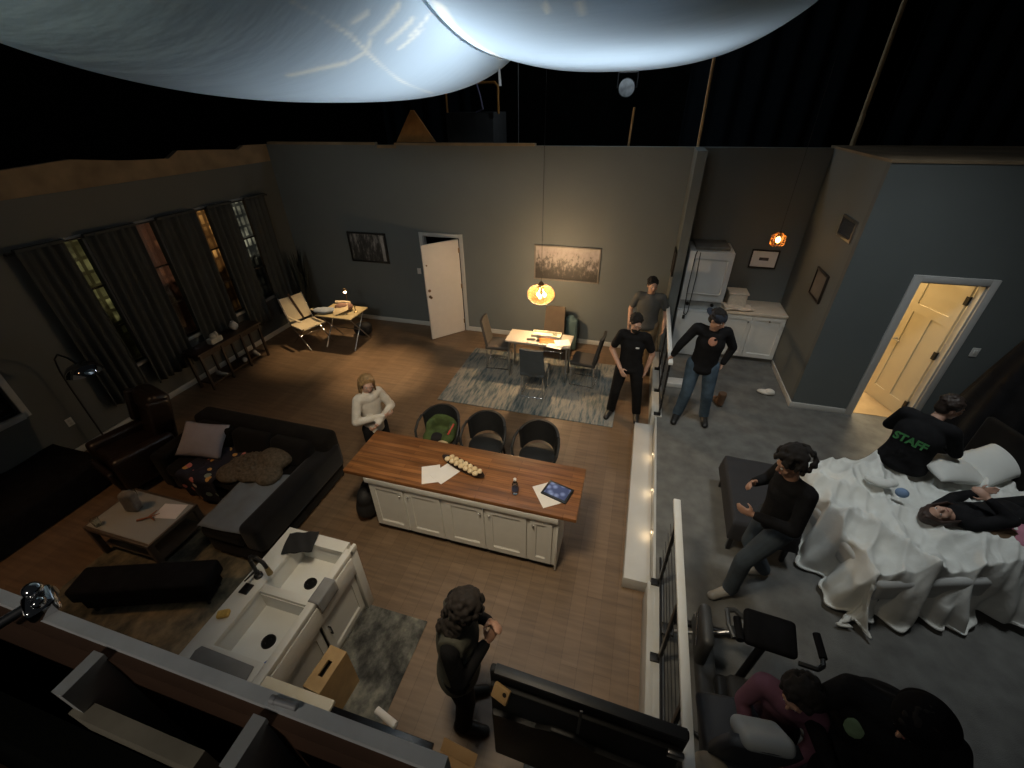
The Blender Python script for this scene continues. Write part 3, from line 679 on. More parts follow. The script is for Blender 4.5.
o = put('blue_brush', MB().b2((-.012,-.08,0),(.012,.05,.016),.005).b2((-.025,.05,0),(.025,.12,.03),.006), M('blue_plastic', (.06,.13,.36), .4), None, (-2.26,1.02,.705), -.5); tag(o, 'blue dish brush in the nearer sink bowl', 'brush')

ct = thing('base_cabinet', 'cream topped base cabinet along the front wall beside the sink', 'cabinet', (0,0,0))
put('worktop', MB().b2((-2.085,.15,.885),(-1.53,.86,.92),.004), cream_m, ct)
put('carcass', MB().b2((-2.07,.15,.0),(-1.55,.82,.885)), white_m, ct)
put('door', shaker(.48,.72), white_m, ct, (-1.57,.82,.12), PI, sharp=20)
rg = thing('stove', 'black range with glass cooktop along the front wall', 'stove', (0,0,0))
put('body', MB().b2((-1.52,.16,.0),(-.80,.80,.90),.006), blkpl_m, rg)
put('cooktop', MB().b2((-1.52,.15,.90),(-.79,.83,.925),.006), M('black_glass', (.008,.008,.009), .25), rg)
put('oven_door', MB().b2((-1.49,.80,.20),(-.82,.83,.72),.006), blkpl_m, rg)
put('oven_handle', MB().path([(-1.42,.83,.68),(-1.42,.87,.68),(-.89,.87,.68),(-.89,.83,.68)],.011), steel_m, rg)
for x in (-1.36,-.98):
    for y in (.34,.63): put('burner', MB().lathe([(.055,.9255),(.085,.9255),(.085,.928),(.055,.928),(.055,.9255)], c=(x,y,0), n=28), M('burner_grey', (.03,.03,.03), .4), rg)
o = blob('black_jacket', MB().ball((0,0,.05),(.30,.14,.06)).ball((.12,.05,.08),(.16,.10,.06)).ball((-.15,-.03,.07),(.13,.12,.06)), black_m, None, .014); o.location = (-1.16,.62,.93); tag(o, 'black jacket lying crumpled across the black cooktop', 'jacket')
o = put('paper_roll', MB().tube((-.08,0,0),(.08,0,0),.022,n=20).tube((-.085,0,0),(.085,0,0),.010), paper_m, None, (-1.10,.83,1.06), -.25); tag(o, 'white paper roll lying on the black jacket', 'paper roll')
o = put('red_cup', MB().lathe([(0,0),(.032,0),(.045,.11),(.042,.11),(.030,.004),(0,.004)], n=20), M('red_plastic', (.45,.02,.02), .4), None, (-.86,.70,.926)); tag(o, 'red plastic cup beside the crumpled black jacket', 'cup')
kr = put('kitchen_rug', MB().b2((-.365,-.62,0),(.365,.62,.010),.003), rugmat('charcoal_rug', [(.022,.023,.022),(.06,.06,.056),(.13,.13,.115),(.24,.23,.19)], 5.0, (1.3,1,1)), None, (-1.84,1.30,.001)); tag(kr, 'worn charcoal and grey rug in front of the sink', 'rug')
# apple box with hand hole standing on end
ab = thing('apple_box', 'tan wooden box with a hand hole standing by the sink', 'box', (-1.92,1.13,.012), -.08)
mb = MB(); w,d,h = .16,.32,.51
mb.b2((-w/2,-d/2,0),(w/2,-d/2+.018,h)); mb.b2((-w/2,d/2-.018,0),(w/2,d/2,h)); mb.b2((-w/2,-d/2+.018,0),(-w/2+.015,d/2-.018,h-.018)); mb.b2((w/2-.015,-d/2+.018,0),(w/2,d/2-.018,h-.018)); mb.b2((-w/2+.015,-d/2+.018,0),(w/2-.015,d/2-.018,.018))
# top with slot
mb.b2((-w/2,-d/2+.018,h-.018),(-.022,d/2-.018,h)); mb.b2((.022,-d/2+.018,h-.018),(w/2,d/2-.018,h)); mb.b2((-.022,-d/2+.018,h-.018),(.022,-.06,h)); mb.b2((-.022,.06,h-.018),(.022,d/2-.018,h))
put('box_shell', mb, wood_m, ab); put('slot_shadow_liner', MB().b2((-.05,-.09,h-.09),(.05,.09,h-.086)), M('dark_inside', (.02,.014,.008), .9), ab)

# ------------------------------------------------------------------ living room
lr = put('living_rug', MB().b2((-1.15,-.85,0),(1.15,.85,.010),.003), rugmat('olive_rug', [(.03,.034,.03),(.08,.08,.066),(.16,.145,.105),(.25,.215,.15)], 3.4, (1.2,1,1)), None, (-4.25,1.42,.001), 0); tag(lr, 'faded grey green rug under the glass coffee table', 'rug')
so = thing('sectional_sofa', 'charcoal L shaped sectional sofa in the middle of the living room', 'sofa', (0,0,0))
put('base', MB().b2((-5.45,2.62,.05),(-3.42,3.46,.30),.04).b2((-4.16,1.98,.05),(-3.42,2.7,.30),.04), sofa_m, so)
put('backrest', MB().b2((-5.50,3.22,.25),(-3.40,3.50,.80),.07,4), sofa_m, so)
put('backrest', MB().b2((-3.62,1.98,.25),(-3.36,3.45,.62),.07,4), M('black_velvet', (.008,.008,.009), .95, sheen=.1, spec=.1), so, label='low black side arm of the chaise')
put('armrest', MB().b2((-5.62,2.60,.05),(-5.40,3.48,.60),.06,4), sofa_m, so)
put('seat_cushion', MB().b2((-5.40,2.58,.30),(-4.78,3.26,.46),.05,4), sofa_m, so); put('seat_cushion', MB().b2((-4.77,2.58,.30),(-4.17,3.26,.46),.05,4), sofa_m, so)
put('chaise_cushion', MB().b2((-4.16,1.96,.30),(-3.60,3.24,.46),.05,4), sofa_m, so)
for i, x in enumerate((-5.05,-4.45,-3.85)): put('back_cushion', MB().box((x,3.16,.60),(.58,.20,.36),(-.22,0,0),.07,4), sofa_m, so)
for x, y in ((-5.5,2.7),(-5.5,3.4),(-3.5,3.38),(-3.5,2.05),(-4.08,2.05)): put('foot', MB().tube((x,y,0),(x,y,.06),.025,.03), dwood_m, so)
def cushion(w, h, t):
    mb = MB()
    for s in (-1,1):
        mb.grid(lambda u,v,s=s: V(((u-.5)*w*(1-.06*math.sin(v*PI)),(v-.5)*h*(1-.06*math.sin(u*PI)), s*t*(max(0,math.sin(u*PI))*max(0,math.sin(v*PI)))**.55)),16,16)
    bmesh.ops.remove_doubles(mb.bm, verts=mb.bm.verts[:], dist=.001); return mb
pc = put('pillow', cushion(.62,.46,.11), M('lavender_grey_linen', (.26,.25,.28), .9, var=.06), None, (-5.08,2.97,.665), 0, sharp=180); pc.rotation_euler = (.72,.05,.18); tag(pc, 'pale lavender grey pillow leaning on the sofa back', 'pillow')
# floral blanket
fl = bpy.data.materials.new('floral_print'); fl.use_nodes = True; nt = fl.node_tree; b_ = nt.nodes['Principled BSDF']; b_.inputs['Roughness'].default_value = .9
tcn = nt.nodes.new('ShaderNodeTexCoord'); vo_ = nt.nodes.new('ShaderNodeTexVoronoi'); vo_.inputs['Scale'].default_value = 9; nt.links.new(tcn.outputs['Object'], vo_.inputs['Vector'])
r1 = nt.nodes.new('ShaderNodeValToRGB'); r1.color_ramp.interpolation = 'CONSTANT'; r1.color_ramp.elements[0].color = (1,1,1,1); r1.color_ramp.elements[1].position = .36; r1.color_ramp.elements[1].color = (0,0,0,1)
nt.links.new(vo_.outputs['Distance'], r1.inputs['Fac'])
r2 = nt.nodes.new('ShaderNodeValToRGB'); r2.color_ramp.interpolation = 'CONSTANT'; e = r2.color_ramp.elements
e[0].color = (.55,.30,.08,1); e[1].position = .25; e[1].color = (.50,.16,.14,1)
for p, c in ((.45,(.55,.48,.40,1)),(.6,(.20,.26,.22,1)),(.75,(.02,.02,.04,1))): q = e.new(p); q.color = c
sp = nt.nodes.new('ShaderNodeSeparateXYZ'); nt.links.new(vo_.outputs['Color'], sp.inputs[0]); nt.links.new(sp.outputs['X'], r2.inputs['Fac'])
mx = nt.nodes.new('ShaderNodeMix'); mx.data_type = 'RGBA'; mx.inputs['A'].default_value = (.010,.010,.020,1); nt.links.new(r1.outputs['Color'], mx.inputs['Factor']); nt.links.new(r2.outputs['Color'], mx.inputs['B']); nt.links.new(mx.outputs['Result'], b_.inputs['Base Color'])
def blanket(u, v):
    # u across, v from the back edge (1) over the seat to the floor (0)
    s = v*1.35
    w = (u-.5)*(.50+.25*v)
    if s < .40: y, z = 2.53-.02*math.sin(s*4), .08+s
    else: y, z = 2.53+(s-.40)*.9, .485+.10*max(0,(s-.7))
    return V((-4.83+w+.30*max(0,v-.3), y+.02*math.sin(u*9), z+.018*math.sin(u*13+v*5)+.02*noise.noise(V((u*5,v*5,1)))))
o = put('floral_blanket', MB().grid(blanket,30,40).solid(.012), fl, None, sharp=180); tag(o, 'dark floral blanket spilling over the sofa seat to the floor', 'blanket')
# fur throw with tufts
fm = M('grey_brown_fur', (.105,.085,.062), .95, var=.35, scale=30, bump=.8, bscale=90, spec=.1)
mb = MB().ball((-4.20,2.86,.52),(.36,.25,.09)).ball((-4.0,3.0,.58),(.22,.18,.12)).ball((-4.42,2.72,.50),(.2,.17,.08)).ball((-3.92,2.78,.52),(.15,.16,.09))
for k in range(220):
    a = random.random()*2*PI; q = random.random()**.5; x = -4.20+.36*q*math.cos(a); y = 2.86+.26*q*math.sin(a); z = .50+.10*(1-q*q)
    mb.tube((x,y,z),(x+random.uniform(-.05,.05),y+random.uniform(-.05,.05),z+.05),.016,.006,6)
o = blob('fur_throw', mb, fm, None, .012, 2); tag(o, 'shaggy grey brown fur throw bunched on the sofa seat', 'throw')
o = drape(lambda u,v: .012+.022*abs(math.sin(u*6+v*2.5))*(.4+.6*v)+.02*noise.noise(V((u*4,v*4,3))),.60,.86,'blue grey sheet spread over the chaise seat','sheet','sheet',M('blue_grey_cotton', (.115,.135,.155), .9, var=.08),(-3.90,2.42,.468),.06,26)

ctb = thing('coffee_table', 'glass topped coffee table with a dark wood frame', 'table', (-4.93,1.93,.011))
put('glass_top', MB().b2((-.45,-.27,.435),(.45,.27,.447),.002), M('tabletop_glass', (.55,.56,.52), .06, trans=.45, var=.01), ctb)
put('frame', MB().b2((-.47,-.30,.40),(-.42,.30,.445),.004).b2((.42,-.30,.40),(.47,.30,.445),.004).b2((-.42,-.30,.40),(.42,-.25,.445),.004).b2((-.42,.25,.40),(.42,.30,.445),.004), M('greyed_walnut', (.075,.055,.038), .45, var=.2), ctb)
for sx in (-.44,.44):
    for sy in (-.27,.27): put('leg', MB().b2((sx-.028,sy-.028,0),(sx+.028,sy+.028,.40),.004), M('greyed_walnut', (.075,.055,.038), .45), ctb)
put('lower_shelf', MB().b2((-.42,-.25,.12),(.42,.25,.14)), M('greyed_walnut', (.075,.055,.038), .45), ctb)
o = blob('paper_bag', MB().box((0,0,.13),(.15,.10,.26),(0,.1,.3),.02).ball((.02,0,.24),(.06,.05,.05)), M('crumpled_grey_paper', (.17,.155,.135), .85, var=.2, scale=15), None, .010); o.location = (-5.07,1.98,.462); tag(o, 'crumpled greyish bag standing on the glass coffee table', 'bag')
o = blob('twig_ornament', MB().tube((-.08,-.05,.02),(.02,.03,.02),.014,.01).tube((.02,.03,.02),(.12,.0,.03),.011,.007).tube((.0,.02,.02),(.02,.12,.03),.010,.007).tube((.02,.03,.02),(.09,.09,.03),.009,.006), M('rust_wood', (.26,.085,.035), .6), None, .006); o.location = (-4.80,1.90,.460); tag(o, 'rusty orange twig lying on the glass coffee table', 'ornament')
sheet((-4.66,2.06,.460),.2,.28,.20,'pale magazine catching light on the coffee table','magazines','magazine')
tumbler((-5.27,2.12,.460),'drinking glass at the far corner of the coffee table')['group'] = 'coffee table glasses'
tumbler((-5.25,1.70,.460),'drinking glass at the bench side corner of the coffee table')['group'] = 'coffee table glasses'
# long black bench seat
lb = thing('black_bench', 'long low black upholstered bench beside the coffee table', 'bench', (-4.27,1.40,.011), .34)
put('cushion', MB().b2((-.66,-.15,.20),(.66,.15,.38),.035,4), black_m, lb)
put('base', MB().b2((-.60,-.12,.07),(.60,.12,.20)), black_m, lb)
for sx in (-.55,.55):
    for sy in (-.1,.1): put('leg', MB().tube((sx,sy,0),(sx,sy,.08),.018), blkmt_m, lb)
o = blob('shoe', MB().ball((0,0,.04),(.13,.045,.04)).ball((-.07,0,.06),(.05,.042,.05)), black_m, None, .008); o.location = (-3.95,.96,.012); o.rotation_euler = (0,0,.2); tag(o, 'black shoe on the rug beside the long black bench', 'shoe')
o = blob('tote_bag', MB().box((0,0,.16),(.28,.16,.32),(0,0,.3),.04).ball((0,0,.3),(.1,.06,.05)), M('dark_red_canvas', (.035,.014,.012), .9), None, .014); o.location = (-3.12,1.15,.0); tag(o, 'dark maroon tote bag on the floor behind the sink', 'bag')

# recliner
ac = thing('armchair', 'brown leather recliner with tall winged back by the window wall', 'armchair', (-6.18,2.86,0), PI-.25)
put('base', MB().b2((-.36,-.32,.06),(.36,.38,.30),.03), leather_m, ac)
put('seat_cushion', MB().box((0,.08,.40),(.56,.62,.20),(.06,0,0),.06,4), leather_m, ac)
put('backrest', MB().box((0,-.34,.72),(.60,.22,.80),(.22,0,0),.09,4), leather_m, ac)
put('head_pillow', MB().box((0,-.33,.98),(.52,.16,.26),(.22,0,0),.07,4), leather_m, ac)
for s in (-1,1):
    put('wing', MB().box((s*.31,-.30,.84),(.09,.26,.46),(.2,0,0),.04,3), leather_m, ac)
    put('armrest', MB().b2((s*.33-.09,-.30,.10),(s*.33+.09,.42,.60),.06,4), leather_m, ac)
put('footrest', MB().box((0,.44,.24),(.58,.08,.34),(-.15,0,0),.03,3), leather_m, ac)
for sx in (-.3,.3):
    for sy in (-.28,.3): put('foot', MB().tube((sx,sy,0),(sx,sy,.07),.025), dwood_m, ac)
# arc lamp with chrome dome
al = thing('floor_lamp', 'unlit arc floor lamp with a shiny chrome dome shade', 'lamp', (-7.36,3.08,0))
put('base', MB().lathe([(0,0),(.15,0),(.15,.02),(.03,.035),(0,.035)], n=32), blkmt_m, al)
put('pole', MB().path([(0,0,.03),(0,0,1.05),(.02,.0,1.30),(.10,-.01,1.50),(.26,-.02,1.60),(.45,-.03,1.58),(.60,-.04,1.50)],.011), blkmt_m, al)
put('dome_shade', MB().lathe([(.0,.13),(.08,.122),(.145,.09),(.185,.04),(.20,0),(.194,0),(.135,.08),(0,.12)], c=(.62,-.04,1.40), n=36), M('smoked_chrome', (.30,.30,.31), .10, 1.0, var=.02), al)
put('finial', MB().lathe([(0,0),(.02,0),(.015,.03),(0,.03)], c=(.62,-.04,1.495), n=16), chrome_m, al)
put('bulb', MB().ball((.62,-.04,1.42),(.035,.035,.04),sub=2), M('unlit_bulb', (.6,.6,.58), .3), al)
# black covered bench/sofa along the window wall
cb = thing('covered_bench', 'long low seat under a black cover along the window wall', 'bench', (-6.97,1.75,0))
put('bench_box', MB().b2((-.50,-.95,0),(.48,.85,.34),.03), black_m, cb)
def cov(u, v):
    x = (u-.5)*1.10; y = (v-.5)*1.96-.05; ex = max(0,abs(u-.5)-.44)/.06; ey = max(0,abs(v-.5)-.46)/.04
    z = .39+.04*noise.noise(V((x*3,y*3,0)))-.36*min(1,max(ex,ey))
    return V((x,y,max(.02,z)))
put('black_cover', MB().grid(cov,40,60), black_m, cb, sharp=180)

# console table under the windows
cs = thing('console_table', 'slim dark console table against the curtains', 'table', (-7.16,5.36,0))
put('tabletop', MB().b2((-.19,-.72,.70),(.19,.72,.735),.006), dwood_m, cs)
put('apron', MB().b2((-.16,-.66,.62),(.16,.66,.70)), dwood_m, cs)
put('lower_shelf', MB().b2((-.15,-.64,.10),(.15,.64,.13)), dwood_m, cs)
for sx in (-.15,.15):
    for sy in (-.66,-.22,.22,.66): put('leg', MB().b2((sx-.02,sy-.02,0),(sx+.02,sy+.02,.70),.004), dwood_m, cs)
o = blob('tissue_box', MB().box((0,0,.05),(.13,.24,.10),None,.012).ball((0,0,.13),(.05,.07,.05)).ball((.03,.04,.15),(.04,.03,.05)), M('white_tissue', (.42,.40,.34), .9), None, .008); o.location = (-7.10,5.14,.737); tag(o, 'white tissue box with crumpled tissue on the console table', 'tissue box')
o = put('white_vase', MB().lathe([(0,0),(.035,0),(.075,.05),(.08,.085),(.05,.14),(.03,.155),(.034,.17),(.026,.17),(.0,.03)], n=28), M('white_ceramic', (.50,.49,.46), .35), None, (-7.18,5.66,.737)); tag(o, 'round white vase on the console table', 'vase')
shm = M('pale_shoe', (.34,.33,.31), .6)
for i, (x, y, rz, lab) in enumerate(((-7.06,4.98,.2,'pale shoe under the near end of the console table'),(-7.04,5.50,.5,'small pale ball shaped item under the middle of the console table'),(-7.02,5.78,-.3,'pale shoe under the corner end of the console table'))):
    mb = MB().ball((0,0,.035),(.12,.042,.035)).ball((-.06,0,.055),(.05,.04,.045)) if i != 1 else MB().ball((0,0,.05),(.05,.05,.05))
    o = blob('shoe' if i != 1 else 'toy_ball', mb, shm, None, .008); o.location = (x,y,.132); o.rotation_euler = (0,0,rz); tag(o, lab, 'shoe' if i != 1 else 'ball')

# corner: tall dark plant
pl = thing('potted_plant', 'tall dark spiky plant in the room corner', 'plant', (-7.16,7.62,0))
put('pot', MB().lathe([(0,0),(.13,0),(.17,.30),(.155,.30),(.14,.26),(0,.26)], n=28), dwood_m, pl)
leafm = M('dark_leaf', (.010,.014,.010), .7, var=.3)
mb = MB()
for k in range(64):
    a = random.random()*2*PI; r0 = random.uniform(.02,.09); hgt = random.uniform(.9,1.78); out = random.uniform(.03,.17); w = random.uniform(.03,.05)
    ca, sa = math.cos(a), math.sin(a)
    def lf(u, v, ca=ca, sa=sa, r0=r0, hgt=hgt, out=out, w=w):
        r = r0+out*v*v; ww = w*(1-v**3)*(u-.5)*2
        return V((ca*r-sa*ww, sa*r+ca*ww, .25+(hgt-.25)*v-.01*abs(u-.5)))
    mb.grid(lf,3,10)
put('leaves', mb.solid(.004), leafm, pl)

# drafting corner: folding table, camp chair
dk = thing('drafting_table', 'folding worktable with a pale top crowded with clothes', 'table', (-5.72,6.95,0), .0)
put('tabletop', MB().b2((-.42,-.32,.70),(.42,.32,.725),.005), M('pale_yellow_board', (.46,.37,.20), .6, var=.08), dk)
for sx in (-.34,.34):
    put('leg', MB().tube((sx,-.30,0),(sx,.26,.70),.012), steel_m, dk); put('leg', MB().tube((sx,.30,0),(sx,-.26,.70),.012), steel_m, dk)
put('stretcher', MB().tube((-.34,0,.35),(.34,0,.35),.009), steel_m, dk)
dl = thing('desk_lamp', 'small lit desk lamp at the back of the worktable', 'lamp', (-5.72,7.20,.726))
put('base', MB().lathe([(0,0),(.06,0),(.06,.015),(.01,.025),(0,.025)], n=24), brass_m, dl)
put('stem', MB().path([(0,0,.02),(0,0,.26),(.02,-.02,.33)],.007), brass_m, dl)
put('shade', MB().lathe([(.016,.085),(.022,.085),(.055,.035),(.051,.035),(.016,.08)], c=(.02,-.03,.33), n=24), brass_m, dl)
put('bulb', MB().ball((.02,-.03,.345),(.030,.030,.034),sub=2), EM('desk_bulb', (1,.72,.38), 30), dl)
lamp('SPOT', (-5.70,7.17,1.06), 14, (1,.68,.34), .03, 'desk_glow', rot=(math.radians(-20),math.radians(12),0), spot_size=math.radians(150), spot_blend=.6)
o = put('clipboard', MB().b2((-.16,-.115,0),(.16,.115,.008),.003), M('cream_card', (.62,.50,.30), .7), None, (-5.66,6.86,.80), .55); o.rotation_euler = (.25,-.3,.55); tag(o, 'cream board propped on the clutter of the worktable', 'board')
o = blob('brown_cushion', MB().ball((0,0,.07),(.20,.13,.07)).ball((.08,0,.09),(.14,.11,.06)), M('rosy_brown_cloth', (.22,.12,.085), .9, var=.2), None, .012); o.location = (-5.70,7.02,.727); tag(o, 'rosy brown cushion on the worktable below the lamp', 'cushion')
o = put('cloth_roll', MB().tube((-.16,0,0),(.16,0,0),.035,n=18), M('cream_cotton', (.55,.46,.32), .9), None, (-5.78,7.13,.84), .15); tag(o, 'cream rolled cloth behind the rosy brown cushion', 'cloth')
o = put('brass_candlestick', MB().lathe([(0,0),(.04,0),(.035,.015),(.01,.03),(.012,.11),(.02,.12),(.018,.135),(0,.135)], n=20), M('aged_brass', (.35,.27,.14), .35, .8), None, (-5.40,6.98,.726)); tag(o, 'small brass candlestick at the door end of the worktable', 'candlestick')
o = blob('blue_shirt', MB().ball((0,0,.05),(.17,.13,.05)).ball((.1,.04,.05),(.12,.1,.045)).ball((-.1,-.05,.06),(.10,.1,.05)), M('pale_blue_cotton', (.26,.30,.36), .9, var=.1), None, .012); o.location = (-6.02,6.80,.727); tag(o, 'pale blue shirt heaped on the worktable beside the camp chair', 'shirt')
o = blob('backpack', MB().ball((0,0,.15),(.22,.16,.15)).ball((.08,0,.22),(.14,.13,.1)), M('black_nylon', (.007,.007,.008), .7), None, .014); o.location = (-5.60,7.35,.0); tag(o, 'black backpack on the floor behind the worktable', 'bag')
cc = thing('camp_chair', 'cream folding camp chair with crossed metal legs', 'chair', (-6.50,6.78,0), -PI/2-.35)
creamc = M('cream_canvas', (.66,.57,.40), .85, var=.05)
put('seat', MB().grid(lambda u,v: V(((u-.5)*.52,(v-.5)*.48,.44-.04*math.sin(u*PI)*math.sin(v*PI))),12,12).solid(.02), creamc, cc)
put('backrest', MB().grid(lambda u,v: V(((u-.5)*.54,-.24-.18*v+.03*math.sin(u*PI),.50+.46*v)),12,12).solid(.03), creamc, cc)
put('strap', MB().box((0,-.30,.76),(.05,.02,.56),(.36,.0,.5),.004), M('dark_strap', (.05,.025,.015), .7), cc)
for s in (-.26,.26):
    put('leg', MB().tube((s,-.30,0),(s,.26,.46),.011), chrome_m, cc); put('leg', MB().tube((s,.34,0),(s,-.24,.46),.011), chrome_m, cc)
    put('back_post', MB().tube((s,-.22,.44),(s,-.43,.98),.011), chrome_m, cc)
    put('armrest', MB().box((s,.0,.62),(.05,.44,.022),None,.006), M('cream_canvas', (.58,.50,.34), .85), cc)
put('cross_bar', MB().tube((-.26,.02,.24),(.26,.02,.24),.009), chrome_m, cc)
#PART3
# ------------------------------------------------------------------ laundry nook and bedroom
wd = thing('laundry_tower', 'white stacked washer and dryer in the laundry nook', 'washing machine', (1.17,7.82,PF))
put('washer_body', MB().b2((-.34,-.30,.02),(.34,.32,.86),.015), M('white_enamel', (.50,.53,.55), .35, var=.02), wd)
put('dryer_body', MB().b2((-.34,-.30,1.06),(.34,.32,1.90),.015), M('white_enamel', (.50,.53,.55), .35), wd)
put('control_panel', MB().b2((-.34,-.20,.86),(.34,.32,1.06)), M('grey_enamel', (.28,.31,.33), .4), wd)
put('dryer_door', MB().b2((-.26,-.318,1.20),(.26,-.30,1.78),.03,3), M('white_enamel', (.50,.53,.55), .35), wd)
put('washer_lid', MB().b2((-.28,-.30,.862),(.28,-.17,.875),.004), M('white_enamel', (.50,.53,.55), .35), wd)
for x in (-.2,.2): put('control_knob', MB().lathe([(0,.0),(.03,0),(.026,.03),(0,.03)], n=18), blkmt_m, wd, (x,-.2,.97)).rotation_euler = (PI/2,0,0)
o = put('flat_box', MB().b2((-.26,-.24,0),(.26,.24,.055),.01), M('grey_card', (.13,.125,.11), .8, var=.2), None, (1.17,7.84,PF+1.901), .05); tag(o, 'flat grey box lying on top of the stacked dryer', 'box')
hz = thing('cable_loop', 'black cable loop hanging down in front of the white dryer', 'cable', (.93,7.42,PF))
put('cord', MB().path([(0,.05,1.92),(-.02,0,1.86),(-.03,-.01,1.3),(-.01,-.01,.86),(.03,-.01,.84),(.05,0,.9),(.06,0,1.5),(.05,.03,1.90)],.008), blkpl_m, hz)
put('plug', MB().box((-.0,-.01,.80),(.045,.035,.07),None,.008), blkpl_m, hz)
lc = thing('laundry_cabinet', 'white laundry base cabinet with two panelled doors', 'cabinet', (1.53,7.57,PF))
put('carcass', MB().b2((0,0,.08),(1.03,.59,.88)), white_m, lc); put('toe_kick', MB().b2((.0,.05,0),(1.03,.57,.08)), M('toe_grey', (.16,.16,.15), .7), lc)
put('worktop', MB().b2((-.01,-.03,.88),(1.035,.598,.92),.006), M('pale_laundry_top', (.62,.55,.45), .45, var=.05), lc)
for x, w in ((.012,.50),(.52,.50)):
    d_ = put('door', shaker(w,.76), white_m, lc, (x,0,.10), sharp=20)
    put('knob', MB().ball((w-.05 if x<.1 else w*.52,-.036,.66 if x<.1 else .70),(.013,)*3,sub=2).tube((w-.05 if x<.1 else w*.52,-.018,.66 if x<.1 else .70),(w-.05 if x<.1 else w*.52,-.034,.66 if x<.1 else .70),.006), blkmt_m, d_)
o = blob('laundry_basket', MB().box((0,0,.11),(.30,.30,.22),None,.03).box((0,0,.235),(.33,.33,.03),None,.01), M('cream_basket', (.55,.50,.42), .85, var=.1, scale=30), None, .010); o.location = (1.78,7.90,PF+.921); tag(o, 'square cream basket on the laundry counter beside the dryer', 'basket')
drape(lambda u,v: .012+.03*abs(math.sin(u*5+v*4)),.46,.30,'pale towel spread on the laundry counter in front of the basket','folded_towel','towel',M('pale_towel', (.60,.53,.44), .95),(1.80,7.70,PF+.925),.1)
# laundry pendant
p2 = thing('pendant_lamp', 'small orange glowing pendant cage in the laundry nook', 'lamp', (1.98,7.30,2.53))
put('cord', MB().tube((0,0,.10),(0,0,2.2),.003,n=6), blkmt_m, p2)
put('socket', MB().lathe([(0,.06),(.025,.06),(.028,.12),(0,.13)], n=18), brass_m, p2)
put('bulb', MB().ball((0,0,.0),(.032,.032,.045),sub=2), EM('orange_bulb', (1,.50,.14), 30), p2)
mb = MB()
for k in range(10):
    a = 2*PI*k/10; mb.path([(.03*math.cos(a),.03*math.sin(a),.10),(.095*math.cos(a),.095*math.sin(a),.05),(.10*math.cos(a),.10*math.sin(a),-.06),(.07*math.cos(a),.07*math.sin(a),-.09)],.005,5)
for z in (.05,-.0,-.06): mb.lathe([(.096,z-.004),(.102,z),(.096,z+.004),(.092,z),(.096,z-.004)], n=28)
put('cage_shade', mb, M('amber_beads', (.50,.22,.05), .3, .3), p2)
lamp('POINT', (1.98,7.30,2.53), 7.5, (1,.55,.20), .04, 'laundry_glow')
o = blob('white_slipper', MB().ball((0,0,.035),(.13,.06,.035)).ball((.05,0,.06),(.07,.06,.04)), M('white_fluff', (.55,.54,.50), .95), None, .008); o.location = (2.28,6.52,PF); o.rotation_euler = (0,0,-.2); tag(o, 'white slipper alone on the carpet near the nook corner', 'slipper')
o = blob('brown_boot', MB().ball((0,0,.05),(.06,.13,.05)).tube((0,-.06,.05),(0,-.07,.24),.055,.06), M('brown_suede', (.10,.055,.03), .9), None, .010); o.location = (1.52,6.05,PF); o.rotation_euler = (0,0,.3); tag(o, 'brown boot on the carpet behind the man in the cap', 'boot')
o = put('white_box', MB().b2((-.17,-.10,0),(.17,.10,.07),.006), M('white_card', (.45,.46,.46), .6), None, (.93,6.45,PF), .05); tag(o, 'flat white box on the carpet by the railing behind the capped man', 'box')

# bed, standing askew in the room
BA = .31
def BL(x, y, z=0.0):
    return V((2.05+x*math.cos(BA)-y*math.sin(BA), 3.50+x*math.sin(BA)+y*math.cos(BA), PF+z))
bd = thing('bed', 'bed frame with black skirt under the white duvet', 'bed', (2.05,3.50,PF), BA)
put('bed_base', MB().b2((.12,-.68,.0),(2.12,.68,.26),.02), black_m, bd)
put('mattress', MB().b2((.06,-.73,.26),(2.14,.73,.52),.06,4), M('white_ticking', (.45,.46,.45), .9), bd)
put('headboard', MB().b2((2.15,-.80,.0),(2.23,.80,1.05),.03,3), sofa_m, bd)
def bump(x, y, cx, cy, rx, ry, h): return h*math.exp(-((x-cx)/rx)**2-((y-cy)/ry)**2)
def ridge(p, s): return (1-abs(noise.noise(V(p))))**s
def duv(u, v):
    x = -.34+(2.15+.34)*u; y = -1.10+2.10*v
    ex = max(0,.10-x); ey0 = max(0,-.66-y); ey1 = max(0,y-.66); ey = max(ey0,ey1)
    e = math.hypot(ex, ey)
    drop = 0 if e < .02 else min(.52, (e-.02)**1.2*1.75)
    k = max(.3,1-drop)
    f = ridge((x*1.5+y*.9,y*.8-x*.5,2),5)*.13+ridge((x*3.1-y*1.6+4,y*2.2+x*.6,7),6)*.085+ridge((x*7-y*4,y*4+x,11),4)*.032+.03*noise.noise(V((x*9,y*9,3)))
    z = .535-drop+f*k*.9
    z += bump(x,y,.95,-.20,.42,.26,.09)+bump(x,y,1.6,-.40,.45,.26,.12)+bump(x,y,.75,.38,.22,.2,.06)
    xx = x+ex*.62; yy = y+(ey0-ey1)*.62
    if drop > .02:
        q = x if ey > ex else y
        w_ = (.075*math.sin(q*13+4*noise.noise(V((x*2,y*2,5))))+.03*math.sin(q*31+x*3))*min(1,drop*2.5)
        if ey > ex: yy += w_*(1 if ey0 else -1)
        else: xx += w_
    return V((xx,yy,max(z,.04+.04*noise.noise(V((x*3,y*3,9))))))
o = put('duvet', MB().grid(duv,150,130), M('white_duvet', (.60,.61,.58), .85, var=.04, bump=.15, bscale=25), None, (2.05,3.50,PF), BA, sharp=180); tag(o, 'rumpled white duvet spread over the whole bed', 'duvet')
sm_ = o.modifiers.new('thickness', 'SOLIDIFY'); sm_.thickness = .018; sm_.offset = -1
